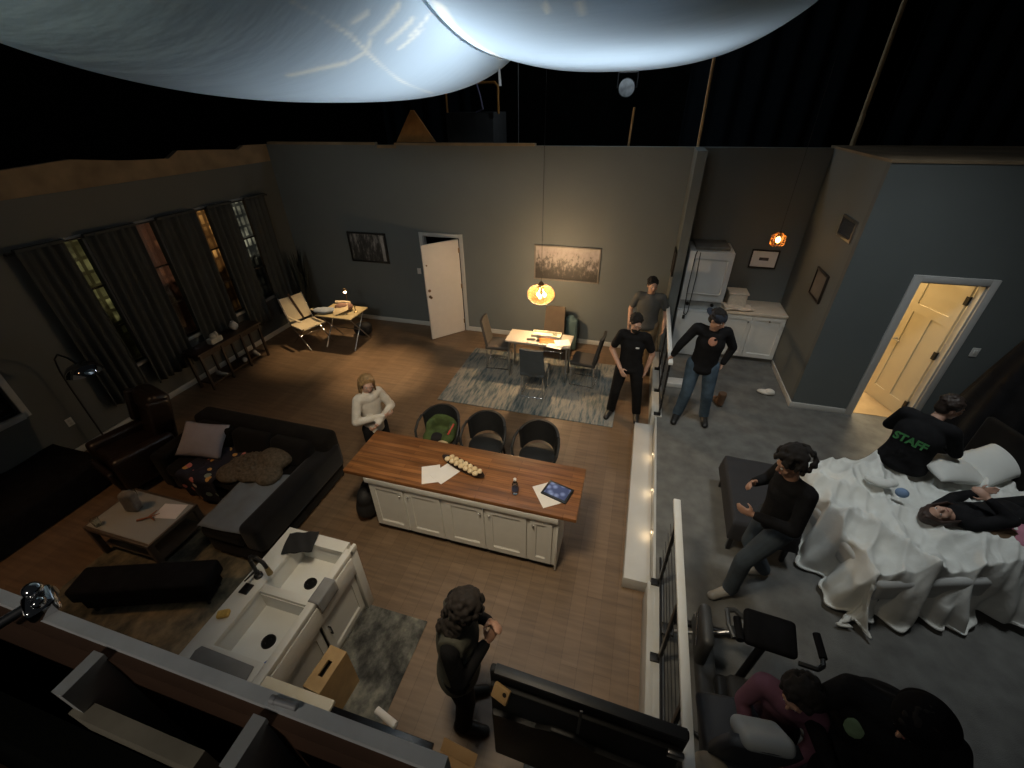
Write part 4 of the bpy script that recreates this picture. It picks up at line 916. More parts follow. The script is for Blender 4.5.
pwm = M('white_pillowcase', (.60,.61,.58), .9, var=.03)
for i, (x, y, z, r, lab) in enumerate(((3.42,4.32,1.06,(.15,.2,.35),'white pillow on the far bed side right beside the green lettered hoodie'),(3.86,4.50,1.08,(.3,-.15,.5),'white pillow closest to the headboard on the far bed side'))):
    p = put('pillow', cushion(.66,.40,.09), pwm, None, (x,y,z), 0, sharp=180); p.rotation_euler = r; tag(p, lab, 'pillow', 'white pillows')
o = blob('crumpled_tissue', MB().ball((0,0,.03),(.10,.06,.04)).ball((.09,.02,.03),(.06,.05,.04)).ball((-.08,.04,.02),(.05,.05,.03)), pwm, None, .008); o.location = (2.66,3.92,1.02); tag(o, 'small crumpled white cloth on the duvet by the seated hooded person', 'cloth')
o = put('blue_ball', MB().ball((0,0,.045),(.055,.05,.045)), M('pale_blue_felt', (.16,.24,.38), .9), None, (2.78,3.80,1.02)); tag(o, 'small pale blue ball on the white duvet', 'ball')
# massage table under a black cover
mt = thing('black_table', 'narrow table under a black cover at the foot of the bed', 'table', (1.60,3.76,PF), -.03)
def mtc(u, v):
    x = (u-.5)*.70; y = (v-.5)*1.12; ex = max(0,abs(u-.5)-.42)/.08; ey = max(0,abs(v-.5)-.45)/.05
    e = min(1,max(ex,ey)); return V((x*(1-.10*e),y*(1-.06*e),.455-.22*e+.008*noise.noise(V((x*6,y*6,0)))))
put('black_cover', MB().grid(mtc,40,50), M('charcoal_cover', (.018,.018,.021), .9), mt, sharp=180)
put('tabletop', MB().b2((-.27,-.48,.40),(.27,.48,.448),.01), blkpl_m, mt)
for sx in (-.25,.25):
    for sy in (-.45,.45): put('leg', MB().b2((sx-.02,sy-.02,0),(sx+.02,sy+.02,.40),.004), blkmt_m, mt)
o = put('face_mask', MB().ball((0,0,0),(.075,.05,.035)), paper_m, None, (1.63,3.30,PF+.50)); tag(o, 'crumpled white tissue on the black covered table', 'tissue')

# exercise machine seen from above beside the railing
ex = thing('exercise_bike', 'black and grey exercise machine with loop handles beside the railing', 'exercise machine', (1.05,1.90,PF))
gm = M('machine_grey', (.065,.068,.07), .45, .2)
put('main_beam', MB().b2((-.14,-.62,.06),(.0,.50,.20),.03,3), gm, ex)
put('front_shroud', MB().box((-.12,.22,.34),(.09,.34,.36),None,.04,4), gm, ex)
put('rail_cover', MB().b2((-.04,-.60,.20),(.08,-.02,.30),.03,3), blkpl_m, ex)
put('stabilizer', MB().tube((-.32,-.58,.04),(.24,-.58,.04),.03), blkmt_m, ex); put('stabilizer', MB().tube((-.30,.46,.04),(.24,.46,.04),.03), blkmt_m, ex)
put('back_pad', MB().box((.21,.08,.80),(.33,.24,.07),(.25,0,-.08),.03,4), black_m, ex)
put('pad_post', MB().tube((.16,.04,.16),(.20,.05,.78),.03), blkmt_m, ex)
def loop(cx, w):
    pts = []
    for k in range(9):
        a = -PI*.55+PI*1.15*k/8; pts.append((cx+w*math.cos(a),.05+.13*math.sin(a),.80))
    return pts
h1 = put('handle', MB().path([(.36,-.07,.78)]+[(.46,-.09,.80),(.50,-.06,.81),(.51,.02,.82),(.505,.13,.83)],.016,8), blkpl_m, ex)
put('grip', MB().tube((.508,-.02,.82),(.505,.14,.83),.024), black_m, h1)
h2 = put('handle', MB().path([(.06,.16,.78),(.0,.19,.80),(-.055,.17,.81),(-.06,.06,.81),(-.03,-.02,.80)],.018,8), gm, ex)
put('grip', MB().tube((.0,.12,.82),(-.0,-.04,.82),.026), black_m, h2)
put('seat', MB().box((.18,-.26,.42),(.36,.36,.08),None,.035,4), M('dark_seat', (.02,.02,.02), .7), ex)
for s in (-1,1):
    pd_ = put('pedal_crank', MB().tube((-.10,.28,.24),(-.10+s*.20,.30,.24+s*.10),.014), steel_m, ex)
    put('pedal', MB().box((-.10+s*.25,.30,.24+s*.10),(.10,.10,.03),None,.006), blkpl_m, pd_)
put('chrome_strip', MB().tube((-.205,.05,.46),(-.205,.24,.60),.006), chrome_m, ex)
# grey shell chair and beige stool below
sc_ = thing('shell_chair', 'pale grey and navy padded shell chair at the bottom of the bedroom', 'chair', (1.07,1.34,PF), .1)
def shell(u, v):
    a = (u-.5)*2; y = .16-.30*v+.05*a*a; return V((a*(.19+.05*v-.06*v*v), y*.6-.10*(1-v), .44+.50*v-.06*a*a*v))
put('backrest', MB().grid(shell,16,16).solid(.06), M('navy_shell', (.028,.034,.045), .6), sc_, sharp=180)
put('back_pad', MB().box((0,-.035,.86),(.28,.10,.26),(.75,0,0),.045,4), M('pale_grey_pad', (.30,.33,.34), .8, var=.04), sc_)
put('seat', MB().box((0,.10,.44),(.44,.44,.09),None,.04,4), M('navy_shell', (.028,.034,.045), .6), sc_)
put('stem', MB().tube((0,.1,.10),(0,.1,.42),.025), blkmt_m, sc_)
for k in range(5): a = 2*PI*k/5; put('leg', MB().tube((0,.1,.10),(.26*math.cos(a),.1+.26*math.sin(a),.03),.02,.014), blkmt_m, sc_)
sl = thing('stool', 'round beige topped stool beside the end of the white rail', 'stool', (.87,1.15,PF))
put('seat', MB().lathe([(0,.52),(.10,.515),(.135,.49),(.14,.46),(.11,.44),(0,.44)], n=28), M('beige_vinyl', (.26,.24,.20), .7), sl)
for k in range(3): a = 2*PI*k/3; put('leg', MB().tube((.08*math.cos(a),.08*math.sin(a),.45),(.15*math.cos(a),.15*math.sin(a),0),.014), blkmt_m, sl)
# black drape in the bedroom corner
dr = thing('black_drape', 'tall black cloth drape hung in the bedroom corner', 'drape', (4.50,5.52,PF))
def drp(u, v):
    a = 2*PI*u; r = .09+.46*(1-v)**.85*(1+.10*math.sin(a*9+v*2)); return V((min(.42,r*math.cos(a)),r*1.1*math.sin(a),2.25*v+.02))
put('cloth', MB().grid(drp,72,20,closed_u=True), black_m, dr, sharp=180)
put('stand_pole', MB().tube((0,0,0),(0,0,2.32),.018), blkmt_m, dr)
dr2 = thing('black_flag', 'rectangular black cloth flag on a stand near the headboard', 'flag', (4.74,4.60,PF))
put('flag_cloth', MB().b2((-.015,-.30,.55),(.015,.30,1.75),.004), black_m, dr2)
put('stand_pole', MB().tube((.04,0,0),(.04,0,1.85),.015), blkmt_m, dr2)
for a in (.4,2.5,4.6): put('leg', MB().tube((.04,0,.25),(.04+.13*math.cos(a),.30*math.sin(a),.01),.010), blkmt_m, dr2)

# big black television standing with its back to the camera, on a dark stand
tv = thing('television', 'big black screen seen from behind beside the woman at the stove', 'television', (.06,1.05,0), -.03)
tvm = M('matte_black_shell', (.009,.0095,.010), .6, var=.2, scale=20, spec=.3)
put('bezel', MB().b2((-.53,-.02,.52),(.53,.025,1.60),.012,3), tvm, tv)
mb = MB(); mb.prism([(-.52,-.055),(.51,-.055),(.51,-.02),(-.52,-.02)],.56,1.50,.012); put('back_shell', mb, tvm, tv)
mb = MB(); mb.xprism(Matrix(((1,0,0,0),(0,0,-1,0),(0,1,0,0),(0,0,0,1))), [(-.51,.58),(.49,.58),(.49,1.20),(.10,1.20),(-.02,1.28),(-.15,1.28),(-.24,1.22),(-.51,1.22)], .05, .085, .012)
put('electronics_hump', mb, M('black_plastic_ribbed', (.010,.010,.011), .5), tv)
put('centre_seam', MB().b2((-.012,-.060,1.30),(.004,-.052,1.59)), M('grey_tape', (.10,.10,.10), .5), tv)
put('corner_latch', MB().b2((.44,-.075,1.47),(.52,-.05,1.52),.005), steel_m, tv)
put('top_strip', MB().b2((-.50,-.028,1.585),(.52,.028,1.603),.004), M('satin_black', (.016,.017,.018), .45), tv)
put('stand_post', MB().b2((-.10,-.04,.04),(.10,.02,.56),.01), blkmt_m, tv); put('base', MB().b2((-.35,-.22,.0),(.35,.24,.04),.01), blkmt_m, tv)
wc = put('wood_block', MB().box((0,0,0),(.10,.08,.025),None,.005), wood_m, None, (-.385,.985,1.515), -.35); put('hole', MB().lathe([(.0,.0128),(.012,.0128),(.012,.0140),(0,.0140)], c=(.025,.012,0), n=16), M('dark_inside', (.02,.014,.008), .9), wc); wc.rotation_euler = (.9,0,-.3); tag(wc, 'small tan wooden block with a hole held over the black screen', 'wood block')
cx = thing('carton', 'tan cardboard carton on the floor behind the front wall', 'carton', (-.66,.73,0), -.1)
put('carton_body', MB().b2((-.12,-.11,0),(.12,.11,.78)), M('cardboard', (.36,.22,.10), .85, var=.08), cx); put('carton_flap', MB().box((0,.13,.80),(.24,.07,.006),(.5,0,0)), M('cardboard', (.36,.22,.10), .85), cx)
#PEOPLE
# ------------------------------------------------------------------ people
def rotZY(f):
    f = V(f).normalized(); z = V((0,0,1)); x = f.cross(z)
    if x.length < .05: x = V((1,0,0))
    x.normalize(); z = x.cross(f); return Matrix((x, f, z)).transposed()
def ortho(zax, xhint):
    z = V(zax).normalized(); x = V(xhint); x = (x-z*x.dot(z)).normalized(); y = z.cross(x); return Matrix((x,y,z)).transposed()
def hand(mb, w, d, nrm, curl=.5, side=1, s=1.0):
    d = V(d).normalized(); nrm = V(nrm); nrm = (nrm-d*nrm.dot(d)).normalized(); lat = d.cross(nrm)*side
    R = Matrix((lat, nrm, d)).transposed()
    mb.ball(V(w)+d*.045*s,(.040*s,.017*s,.050*s),R,2)
    for k, ln in enumerate((.066,.076,.072,.056)):
        b = V(w)+d*(.082-.004*abs(k-1.3))*s+lat*(.029-.0195*k)*s
        a1, a2 = curl*.75, curl*1.9
        p1 = b+(d*math.cos(a1)+nrm*math.sin(a1))*ln*.5*s; p2 = p1+(d*math.cos(a2)+nrm*math.sin(a2))*ln*.5*s
        mb.tube(b,p1,.0100*s,.0095*s,8).tube(p1,p2,.0095*s,.0080*s,8).ball(p1,.0098*s,sub=1).ball(p2,.0082*s,sub=1).ball(b,.0102*s,sub=1)
    t0 = V(w)+d*.025*s+lat*.032*s; t1 = t0+(lat*.75+d*.6+nrm*.25).normalized()*.036*s; t2 = t1+(lat*.25+d*.85+nrm*(.3+curl*.5)).normalized()*.030*s
    mb.tube(t0,t1,.0135*s,.0115*s,8).tube(t1,t2,.0112*s,.009*s,8).ball(t1,.0115*s,sub=1).ball(t2,.0092*s,sub=1)
def figure(label, loc, rz, h=1.75, P=None, skin=None, top=None, sleeve='long', bottom=None, shoe=None, hair=None, hairm=None, gaze=(0,1,0), wide=1.0, curl=.5, palms=None, rot=None, capdir=1, beard=False, jacket=None, hood=None, cap=None, group=None, name='person', vx=.011):
    k = h/1.75
    J = dict(pel=(0,0,.94),che=(0,0,1.27),nek=(0,.0,1.475),hed=(0,.03,1.625),
             shr=(.165*wide,0,1.43),shl=(-.165*wide,0,1.43),elr=(.235*wide,-.02,1.14),ell=(-.235*wide,-.02,1.14),wrr=(.24*wide,.08,.90),wrl=(-.24*wide,.08,.90),
             hir=(.095*wide,0,.92),hil=(-.095*wide,0,.92),knr=(.11,.03,.50),knl=(-.11,.03,.50),anr=(.12,-.02,.085),anl=(-.12,-.02,.085))
    J = {a: V(b)*k for a, b in J.items()}
    for a, b in (P or {}).items(): J[a] = V(b)
    J.setdefault('tor', J['anr']+V((.03,.17,-.05))*k); J.setdefault('tol', J['anl']+V((-.03,.17,-.05))*k)
    root = thing(name, label, 'person', loc, rz, group)
    if rot is not None: root.rotation_euler = rot
    skin = skin or skin_m
    side = (J['shr']-J['shl']).normalized(); hside = (J['hir']-J['hil']).normalized()
    def torso(mb, g=0.0, low=True, upp=True):
        Ru = ortho(J['nek']-J['che'], side); Rl = ortho(J['che']-J['pel'], hside)
        w = wide
        if low: mb.ball(J['pel'],((.155*w+g)*k,(.108*w+g)*k,(.125+g)*k),Rl)
        for t_ in (.2,.4,.6,.8):
            q_ = .155-.015*math.sin(t_*PI)-.005*t_; mb.ball(J['pel'].lerp(J['che'],t_),((q_*w+g)*k,((.108-.006*math.sin(t_*PI))*w+g)*k,(.12+g)*k),Rl)
        if upp:
            mb.ball(J['che'],((.150*w+g)*k,(.108*w+g)*k,(.17+g)*k),Ru)
            c2 = J['che'].lerp(J['nek'],.62); mb.ball(c2,((.130*w+g)*k,(.085+g)*k,(.080+g)*k),Ru)
            mb.tube(J['shl'],c2,(.058+g)*k,(.07+g)*k,14).tube(J['shr'],c2,(.058+g)*k,(.07+g)*k,14)
    def limb(mb, a, b, r0, r1, t=1.0):
        a, b = J[a], J[b]; e = a.lerp(b,t); rr = r0+(r1-r0)*t
        mb.tube(a,e,r0*k,rr*k,14).ball(a,r0*k,sub=2).ball(e,rr*k,sub=2)
    Rh = rotZY(gaze); H = J['hed']
    def hp(x, y, z): return H+Rh @ (V((x,y,z))*k)
    # --- body: one continuous skin
    mb = MB(); torso(mb)
    mb.tube(J['nek'].lerp(J['che'],.15),hp(0,-.015,-.05),.060*k,.052*k,14)
    mb.ball(hp(0,-.012,.022),(.074*k,.094*k,.092*k),Rh).ball(hp(0,.018,-.045),(.060*k,.070*k,.066*k),Rh).ball(hp(0,.055,-.092),(.030*k,.026*k,.022*k),Rh,2)
    mb.tube(hp(0,.082,.022),hp(0,.108,-.022),.009*k,.014*k,8).ball(hp(0,.104,-.022),.0145*k,sub=2)
    mb.ball(hp(0,.078,.036),(.050*k,.016*k,.010*k),Rh,2).ball(hp(0,.082,-.055),(.024*k,.012*k,.012*k),Rh,2)
    for s in (-1,1):
        mb.ball(hp(s*.076,-.012,-.008),(.010*k,.020*k,.032*k),Rh,2); mb.ball(hp(s*.042,.058,-.022),(.024*k,.020*k,.020*k),Rh,2)
    for s, sd in (('r',1),('l',-1)):
        limb(mb,'sh'+s,'el'+s,.054,.042); limb(mb,'el'+s,'wr'+s,.043,.028)
        limb(mb,'hi'+s,'kn'+s,.088*wide**.5,.056); limb(mb,'kn'+s,'an'+s,.058,.038)
        mb.tube(J['an'+s],J['to'+s],.040*k,.028*k,12).ball(J['to'+s],.028*k,sub=2).ball(J['an'+s]+V((0,-.03,-.03))*k,.035*k,sub=2)
        d = (J['wr'+s]-J['el'+s]).normalized(); pn = (palms or {}).get(s, (-sd*.9,.3,0)); cu = curl[s] if isinstance(curl, dict) else curl
        hand(mb,J['wr'+s],d,pn,cu,sd if s=='r' else sd,k)
    body = blob('body', mb, skin, root, min(vx,.009), 3)
    for s in (-1,1):
        e = put('eye', MB().ball(hp(s*.031,.079,.012),(.0115*k,.009*k,.0085*k),Rh,2), M('eye_white', (.5,.48,.45), .3), root)
        put('iris', MB().ball(hp(s*.031,.086,.012),(.0055*k,.004*k,.0055*k),Rh,2), M('dark_iris', (.02,.012,.008), .2), e)
    put('mouth', MB().ball(hp(0,.090,-.056),(.021*k,.006*k,.005*k),Rh,2), M('lips', (.28,.10,.08), .5), root)
    # --- clothes
    if bottom:
        mb = MB(); torso(mb,.012,True,False)
        for s in 'rl': limb(mb,'hi'+s,'kn'+s,.104*wide**.5,.078); limb(mb,'kn'+s,'an'+s,.079,.068,1.0)
        # loose creases at knee and hem
        for s in 'rl':
            a = J['an'+s].lerp(J['kn'+s],.06); mb.ball(a,(.074*k,.080*k,.035*k),None,2); a = J['an'+s].lerp(J['kn'+s],.16); mb.ball(a,(.076*k,.078*k,.022*k),None,2)
        blob('trousers', mb, bottom, root, vx, 3)
    if top:
        mb = MB(); torso(mb,.017)
        mb.tube(J['che'].lerp(J['nek'],.7),J['nek'].lerp(hp(0,-.015,-.05),.12),.085*k,.066*k,16)
        lo = J['pel']+(J['pel']-J['che']).normalized()*.03*k; mb.ball(lo,((.166*wide+.012)*k,(.120*wide+.012)*k,.10*k),ortho(J['che']-J['pel'],hside))
        for s in 'rl':
            limb(mb,'sh'+s,'el'+s,.067,.057,1.0 if sleeve=='long' else .72)
            if sleeve == 'long': limb(mb,'el'+s,'wr'+s,.056,.040,.93)
        tp = blob('top', mb, top, root, vx, 9)
    else: tp = None
    if jacket:
        mb = MB(); torso(mb,.034); lo = J['pel']+(J['pel']-J['che']).normalized()*.10*k; mb.ball(lo,((.175*wide+.02)*k,(.135*wide+.02)*k,.16*k),ortho(J['che']-J['pel'],hside))
        blob('vest', mb, jacket, root, vx, 3)
    if shoe:
        for s in 'rl':
            mb = MB().tube(J['an'+s]+V((0,-.01,-.012))*k,J['to'+s],.054*k,.042*k,14).ball(J['to'+s],(.045*k,.055*k,.040*k)).ball(J['an'+s]+V((0,-.035,-.035))*k,(.046*k,.05*k,.045*k)).tube(J['an'+s]+V((0,-.005,.03))*k,J['an'+s]+V((0,-.01,-.03))*k,.050*k,.048*k,14)
            blob('shoe', mb, shoe, root, .009, 3)
    # --- hair
    if hair:
        mb = MB(); mb.ball(hp(0,-.026,.036),(.083*k,.100*k,.092*k),Rh); mb.ball(hp(0,-.055,-.01),(.076*k,.066*k,.08*k),Rh)
        rr = random.Random(len(label))
        if hair == 'short':
            for q in range(130):
                a = rr.random()*2*PI; b = rr.uniform(.15,1.45); c = V((math.sin(b)*math.cos(a)*.085,-.026+math.sin(b)*math.sin(a)*.103,.036+math.cos(b)*.098))
                if c.y > .045 and c.z < .085: continue
                mb.ball(hp(*c),rr.uniform(.012,.021)*k,sub=1)
        if hair == 'long':
            for q in range(44):
                a = PI*(1.0+1.0*q/43)+rr.uniform(-.05,.05); x = .078*math.cos(a); y = -.03+.075*math.sin(a)
                p0 = hp(x,y,.06); p1 = hp(x*1.25,y*1.15-.01,-.06); p2 = hp(x*1.35,y*1.1-.015,-.16-rr.uniform(0,.09))
                mb.tube(p0,p1,.020*k,.020*k,8).tube(p1,p2,.020*k,.009*k,8)
            for s in (-1,1):
                for q in range(6): mb.tube(hp(s*.012,.035-.012*q,.122),hp(s*.086,.022-.02*q,.02),.014*k,.016*k,8).tube(hp(s*.086,.022-.02*q,.02),hp(s*.096,.020-.02*q,-.16-.02*q),.016*k,.009*k,8)
        if hair in ('curly','afro'):
            R_ = 1.18 if hair == 'curly' else 1.42
            for q in range(150):
                a = rr.random()*2*PI; b = rr.uniform(0,1.9); c = V((math.sin(b)*math.cos(a)*.086*R_,-.035+math.sin(b)*math.sin(a)*.100*R_,.030+math.cos(b)*.098*R_))
                if c.y > .035 and c.z < .07: continue
                mb.ball(hp(*c),rr.uniform(.017,.027)*k,sub=1)
            if hair == 'curly':
                for q in range(70):
                    a = PI*(1+rr.random()); z = rr.uniform(-.24,.0); mb.ball(hp(.10*math.cos(a)*1.1,-.03+.085*math.sin(a),z),rr.uniform(.017,.026)*k,sub=1)
        blob('hair', mb, hairm or M('dark_hair', (.008,.006,.005), .9, var=.3, scale=30), root, .008 if hair != 'afro' else .010, 1)
    if beard:
        mb = MB().ball(hp(0,.045,-.075),(.058*k,.060*k,.050*k),Rh).ball(hp(0,.090,-.040),(.026*k,.012*k,.007*k),Rh,2)
        blob('beard', mb, M('dark_hair', (.008,.006,.005), .9), root, .007, 1)
    if cap:
        mb = MB().ball(hp(0,-.015,.045),(.090*k,.108*k,.085*k),Rh)
        c_ = blob('cap', mb, cap, root, .008, 2)
        br = MB().grid(lambda u,v: hp(-.085+.17*u,capdir*(.06+.105*v*math.sin(u*PI)**.5)-(.03 if capdir < 0 else 0),.055-.012*v-.02*(2*u-1)**2),14,8).solid(.006*k)
        put('brim', br, cap, c_, sharp=180)
    if hood:
        mb = MB().ball(hp(0,-.03,.02),(.112*k,.125*k,.130*k),Rh).ball(hp(0,-.07,-.08),(.13*k,.11*k,.10*k),Rh)
        blob('hood', mb, hood, root, vx, 3)
    root['joints'] = 1; del root['joints']
    return root, tp, J

blk_t = M('black_cotton', (.010,.010,.011), .92, var=.25, scale=12, spec=.15, bump=.3, bscale=18)
blk_j = M('black_denim', (.009,.009,.010), .9, var=.3, spec=.15)
blue_j = M('blue_denim', (.055,.085,.12), .9, var=.25, scale=10, spec=.15)
blk_s = M('black_shoe', (.008,.008,.008), .5)
# woman with blonde hair, arms folded
figure('blonde woman in a cream jacket standing with folded arms at the island corner', (-2.92,3.64,0), -2.05, 1.60,
  dict(elr=(.25,.06,1.06),wrr=(-.06,.21,1.07),ell=(-.25,.06,1.06),wrl=(.08,.24,1.02),nek=(0,.02,1.37),hed=(0,.06,1.505)), top=M('cream_fleece', (.46,.42,.36), .95, var=.12, scale=14, bump=.3), bottom=blk_j, shoe=blk_s,
  hair='long', hairm=M('honey_blonde_hair', (.21,.125,.05), .55, var=.35, scale=40), gaze=(.25,.9,-.35), palms=dict(r=(0,-.6,.4),l=(0,-.6,.4)), curl=.9, wide=.92)
# man in black T-shirt
f2, t2, _ = figure('bearded man in a black T-shirt and black trousers on the blue rug edge', (.13,5.80,.0), PI-.12, 1.78,
  dict(anr=(.19,.0,.09),anl=(-.21,-.06,.09),knr=(.15,.06,.51),knl=(-.17,.02,.51),elr=(.30,-.05,1.16),wrr=(.10,.20,.98),ell=(-.29,-.08,1.16),wrl=(-.24,-.02,.90)), top=blk_t, sleeve='short', bottom=blk_j, shoe=blk_s,
  hair='short', beard=True, gaze=(-.45,.85,-.32), palms=dict(r=(-.2,-.9,0),l=(.9,.2,0)), skin=skin_m, wide=1.05)
put('chest_logo', MB().box((-.085,.150,1.335),(.05,.006,.022),(.1,0,.15)), M('white_print', (.6,.6,.6), .8), t2)
# man in grey polo
figure('tall man in a grey polo shirt and khaki trousers against the divider wall', (.33,7.36,.0), PI-.05, 1.80,
  dict(ell=(-.30,-.04,1.20),wrl=(-.30,.14,.98),elr=(.30,-.03,1.20),wrr=(.29,.06,.95)), top=M('grey_polo', (.055,.058,.058), .9, var=.1), sleeve='short', bottom=M('khaki_cotton', (.16,.115,.065), .9), shoe=M('brown_shoe', (.06,.03,.02), .6),
  hair='short', gaze=(-.35,.93,-.15), wide=1.18, skin=skin_m)
# man in cap at the railing
f4, t4, J4 = figure('man in a backwards navy cap, black sweatshirt and jeans holding the railing', (1.07,5.52,PF), PI-.10, 1.78,
  dict(pel=(0,.0,.93),anr=(.17,.02,.085),anl=(-.19,-.06,.085),knr=(.12,.07,.50),knl=(-.15,.03,.50),che=(-.02,.03,1.27),nek=(-.02,.05,1.48),hed=(-.03,.09,1.63),elr=(.34,.04,1.19),wrr=(.40,.02,1.015),ell=(-.31,-.10,1.20),wrl=(-.24,-.06,.96)), top=blk_t, bottom=blue_j, shoe=blk_s,
  hair='short', gaze=(-.75,.60,-.35), capdir=-1, cap=M('navy_cap', (.014,.020,.035), .85), palms=dict(r=(0,.2,-1),l=(.9,.2,0)), curl=dict(r=1.0,l=.6), wide=1.08)
o = put('chest_print', MB().ball((.0,.0,0),(.055,.012,.06),None,2), M('peach_print', (.42,.20,.13), .8), t4, (-.03,.158,1.36)); o.rotation_euler = (.2,0,0)
put('dark_emblem', MB().ball((-.055,.166,1.395),(.020,.006,.016),None,2), blk_t, t4)
# front woman by the stove
figure('dark curly haired woman in a grey vest over black beside the stove', (-.83,1.33,0), -1.28, 1.69,
  dict(nek=(0,.06,1.42),hed=(.0,.115,1.56),che=(0,.02,1.23),elr=(.24,.04,1.10),wrr=(.05,.22,1.24),ell=(-.23,.06,1.12),wrl=(-.05,.24,1.30)), top=blk_t, jacket=M('olive_grey_vest', (.060,.060,.047), .9, var=.12, scale=8), bottom=blk_j, shoe=blk_s,
  hair='curly', hairm=M('brown_black_hair', (.012,.008,.006), .85, var=.4, scale=30), gaze=(-.15,.86,-.48), wide=1.10, skin=skind_m)
# seated person in STAFF hoodie
f6, t6, J6 = figure('person in a black hoodie with green lettering seated on the far bed edge', (3.02,4.38,PF), -.75, 1.76,
  dict(pel=(0,0,.70),che=(0,.05,1.00),nek=(.02,.16,1.19),hed=(.06,.24,1.32),shr=(.20,.12,1.15),shl=(-.20,.12,1.15),elr=(.29,.22,.90),ell=(-.29,.20,.90),wrr=(.14,.42,.84),wrl=(-.12,.42,.84),
       hir=(.10,.05,.69),hil=(-.10,.05,.69),knr=(.14,.50,.66),knl=(-.14,.50,.66),anr=(.15,.52,.20),anl=(-.15,.52,.20)), top=blk_t, bottom=blk_j, shoe=blk_s, hair='short', hairm=M('dark_brown_hair', (.022,.013,.009), .6, var=.3), gaze=(.75,.60,-.2), wide=1.3)
cu = bpy.data.curves.new('staff_lettering', 'FONT'); cu.body = 'STAFF'; cu.size = .105; cu.align_x = 'CENTER'; cu.align_y = 'CENTER'; cu.extrude = .004; cu.offset = .004
to = bpy.data.objects.new('tmp_text', cu); COL.objects.link(to); bpy.context.view_layer.update()
tm = bpy.data.meshes.new_from_object(to.evaluated_get(bpy.context.evaluated_depsgraph_get())); bpy.data.objects.remove(to)
tm.materials.clear()
lt = put('lettering', tm, M('green_print', (.03,.15,.04), .7), t6, (.0,-.175,1.03), label='green STAFF lettering'); tm.materials.append(M('green_print', (.03,.15,.04), .7)) if not tm.materials else None
lt.rotation_euler = (PI/2-.32,0,0)
# person in motion between bed and bench
figure('dark haired person in a black shirt and jeans stepping past the bed foot', (1.47,2.95,PF), 1.9, 1.70,
  dict(nek=(0,.06,1.42),hed=(0,.11,1.565),che=(0,.03,1.23),anr=(.08,-.18,.085),anl=(-.10,.24,.085),knr=(.10,.06,.50),knl=(-.11,.24,.52),elr=(.28,-.02,1.13),wrr=(.15,.22,1.22),ell=(-.26,.08,1.10),wrl=(-.10,.32,1.12)), top=blk_t, bottom=M('dark_denim', (.035,.048,.062), .9, var=.2), shoe=M('pale_sneaker', (.22,.21,.19), .7),
  hair='afro', gaze=(.1,.9,-.42), wide=1.0, skin=skind_m)
# people lying on the bed
Rl = Euler((-PI/2,0,0)).to_matrix()
def lying(direction_deg, roll=0):
    # local z (head) -> horizontal direction, local +Y (front) -> up
    a = math.radians(direction_deg); z = V((math.cos(a),math.sin(a),0)); y = V((0,0,1)); y = (Matrix.Rotation(roll,3,z) @ y); x = y.cross(z)
    return Matrix((x,y,z)).transposed().to_euler()
LB = dict(elr=(.24,.08,1.12),wrr=(.12,.22,1.22),ell=(-.24,.05,1.10),wrl=(-.22,.10,.88))
figure('dark haired person in black lying across the white duvet', (4.40,4.05,PF+.72), 0, 1.66, dict(LB), top=blk_t, bottom=blk_j, shoe=blk_s, hair='long', hairm=M('auburn_hair', (.03,.013,.008), .6, var=.3), gaze=(.5,.7,.2), rot=lying(199,.35), wide=.95)
figure('fair haired person in a pink top lying near the headboard under white bedding', (4.62,3.72,PF+.70), 0, 1.45, dict(), top=M('pink_cotton', (.36,.15,.20), .9), bottom=blk_j, hair='long', hairm=M('dark_blonde_hair', (.10,.06,.03), .6, var=.3), gaze=(-.3,.8,.2), rot=lying(190,.2), wide=.9)
# two people at the bottom edge
f9, t9, J9 = figure('large hooded person in black with a green print seated beside the shell chair', (1.74,1.56,PF), 2.75, 1.80,
  dict(pel=(0,0,.66),che=(0,.05,.98),nek=(0,.12,1.19),hed=(0,.20,1.31),shr=(.22,.08,1.13),shl=(-.22,.08,1.13),elr=(.34,.16,.86),ell=(-.34,.16,.86),wrr=(.14,.40,.76),wrl=(-.14,.40,.76),hir=(.1,.03,.65),hil=(-.1,.03,.65),knr=(.15,.44,.58),knl=(-.15,.44,.58),anr=(.15,.46,.09),anl=(-.15,.46,.09)),
  top=blk_t, bottom=blk_j, shoe=blk_s, hair='short', hood=M('black_hood_fleece', (.007,.007,.008), .95, spec=.1), gaze=(.5,.75,-.55), wide=1.55)
sg = put('green_print', MB().ball((0,0,0),(.048,.010,.052),None,2), M('mint_print', (.13,.20,.11), .8), t9, (.15,.215,1.00)); sg.rotation_euler = (.6,0,-.25)
for nm_ in ('crate',):
    cr_ = thing('folding_stool', 'low black folding stool under the large hooded person', 'stool', (1.74,1.56,PF), 2.75)
    put('seat', MB().b2((-.20,-.20,.47),(.20,.20,.51),.01), blkpl_m, cr_)
    for s in (-.17,.17): put('leg', MB().tube((s,-.17,0),(s,.17,.48),.012), blkmt_m, cr_); put('leg', MB().tube((s,.17,0),(s,-.17,.48),.012), blkmt_m, cr_)
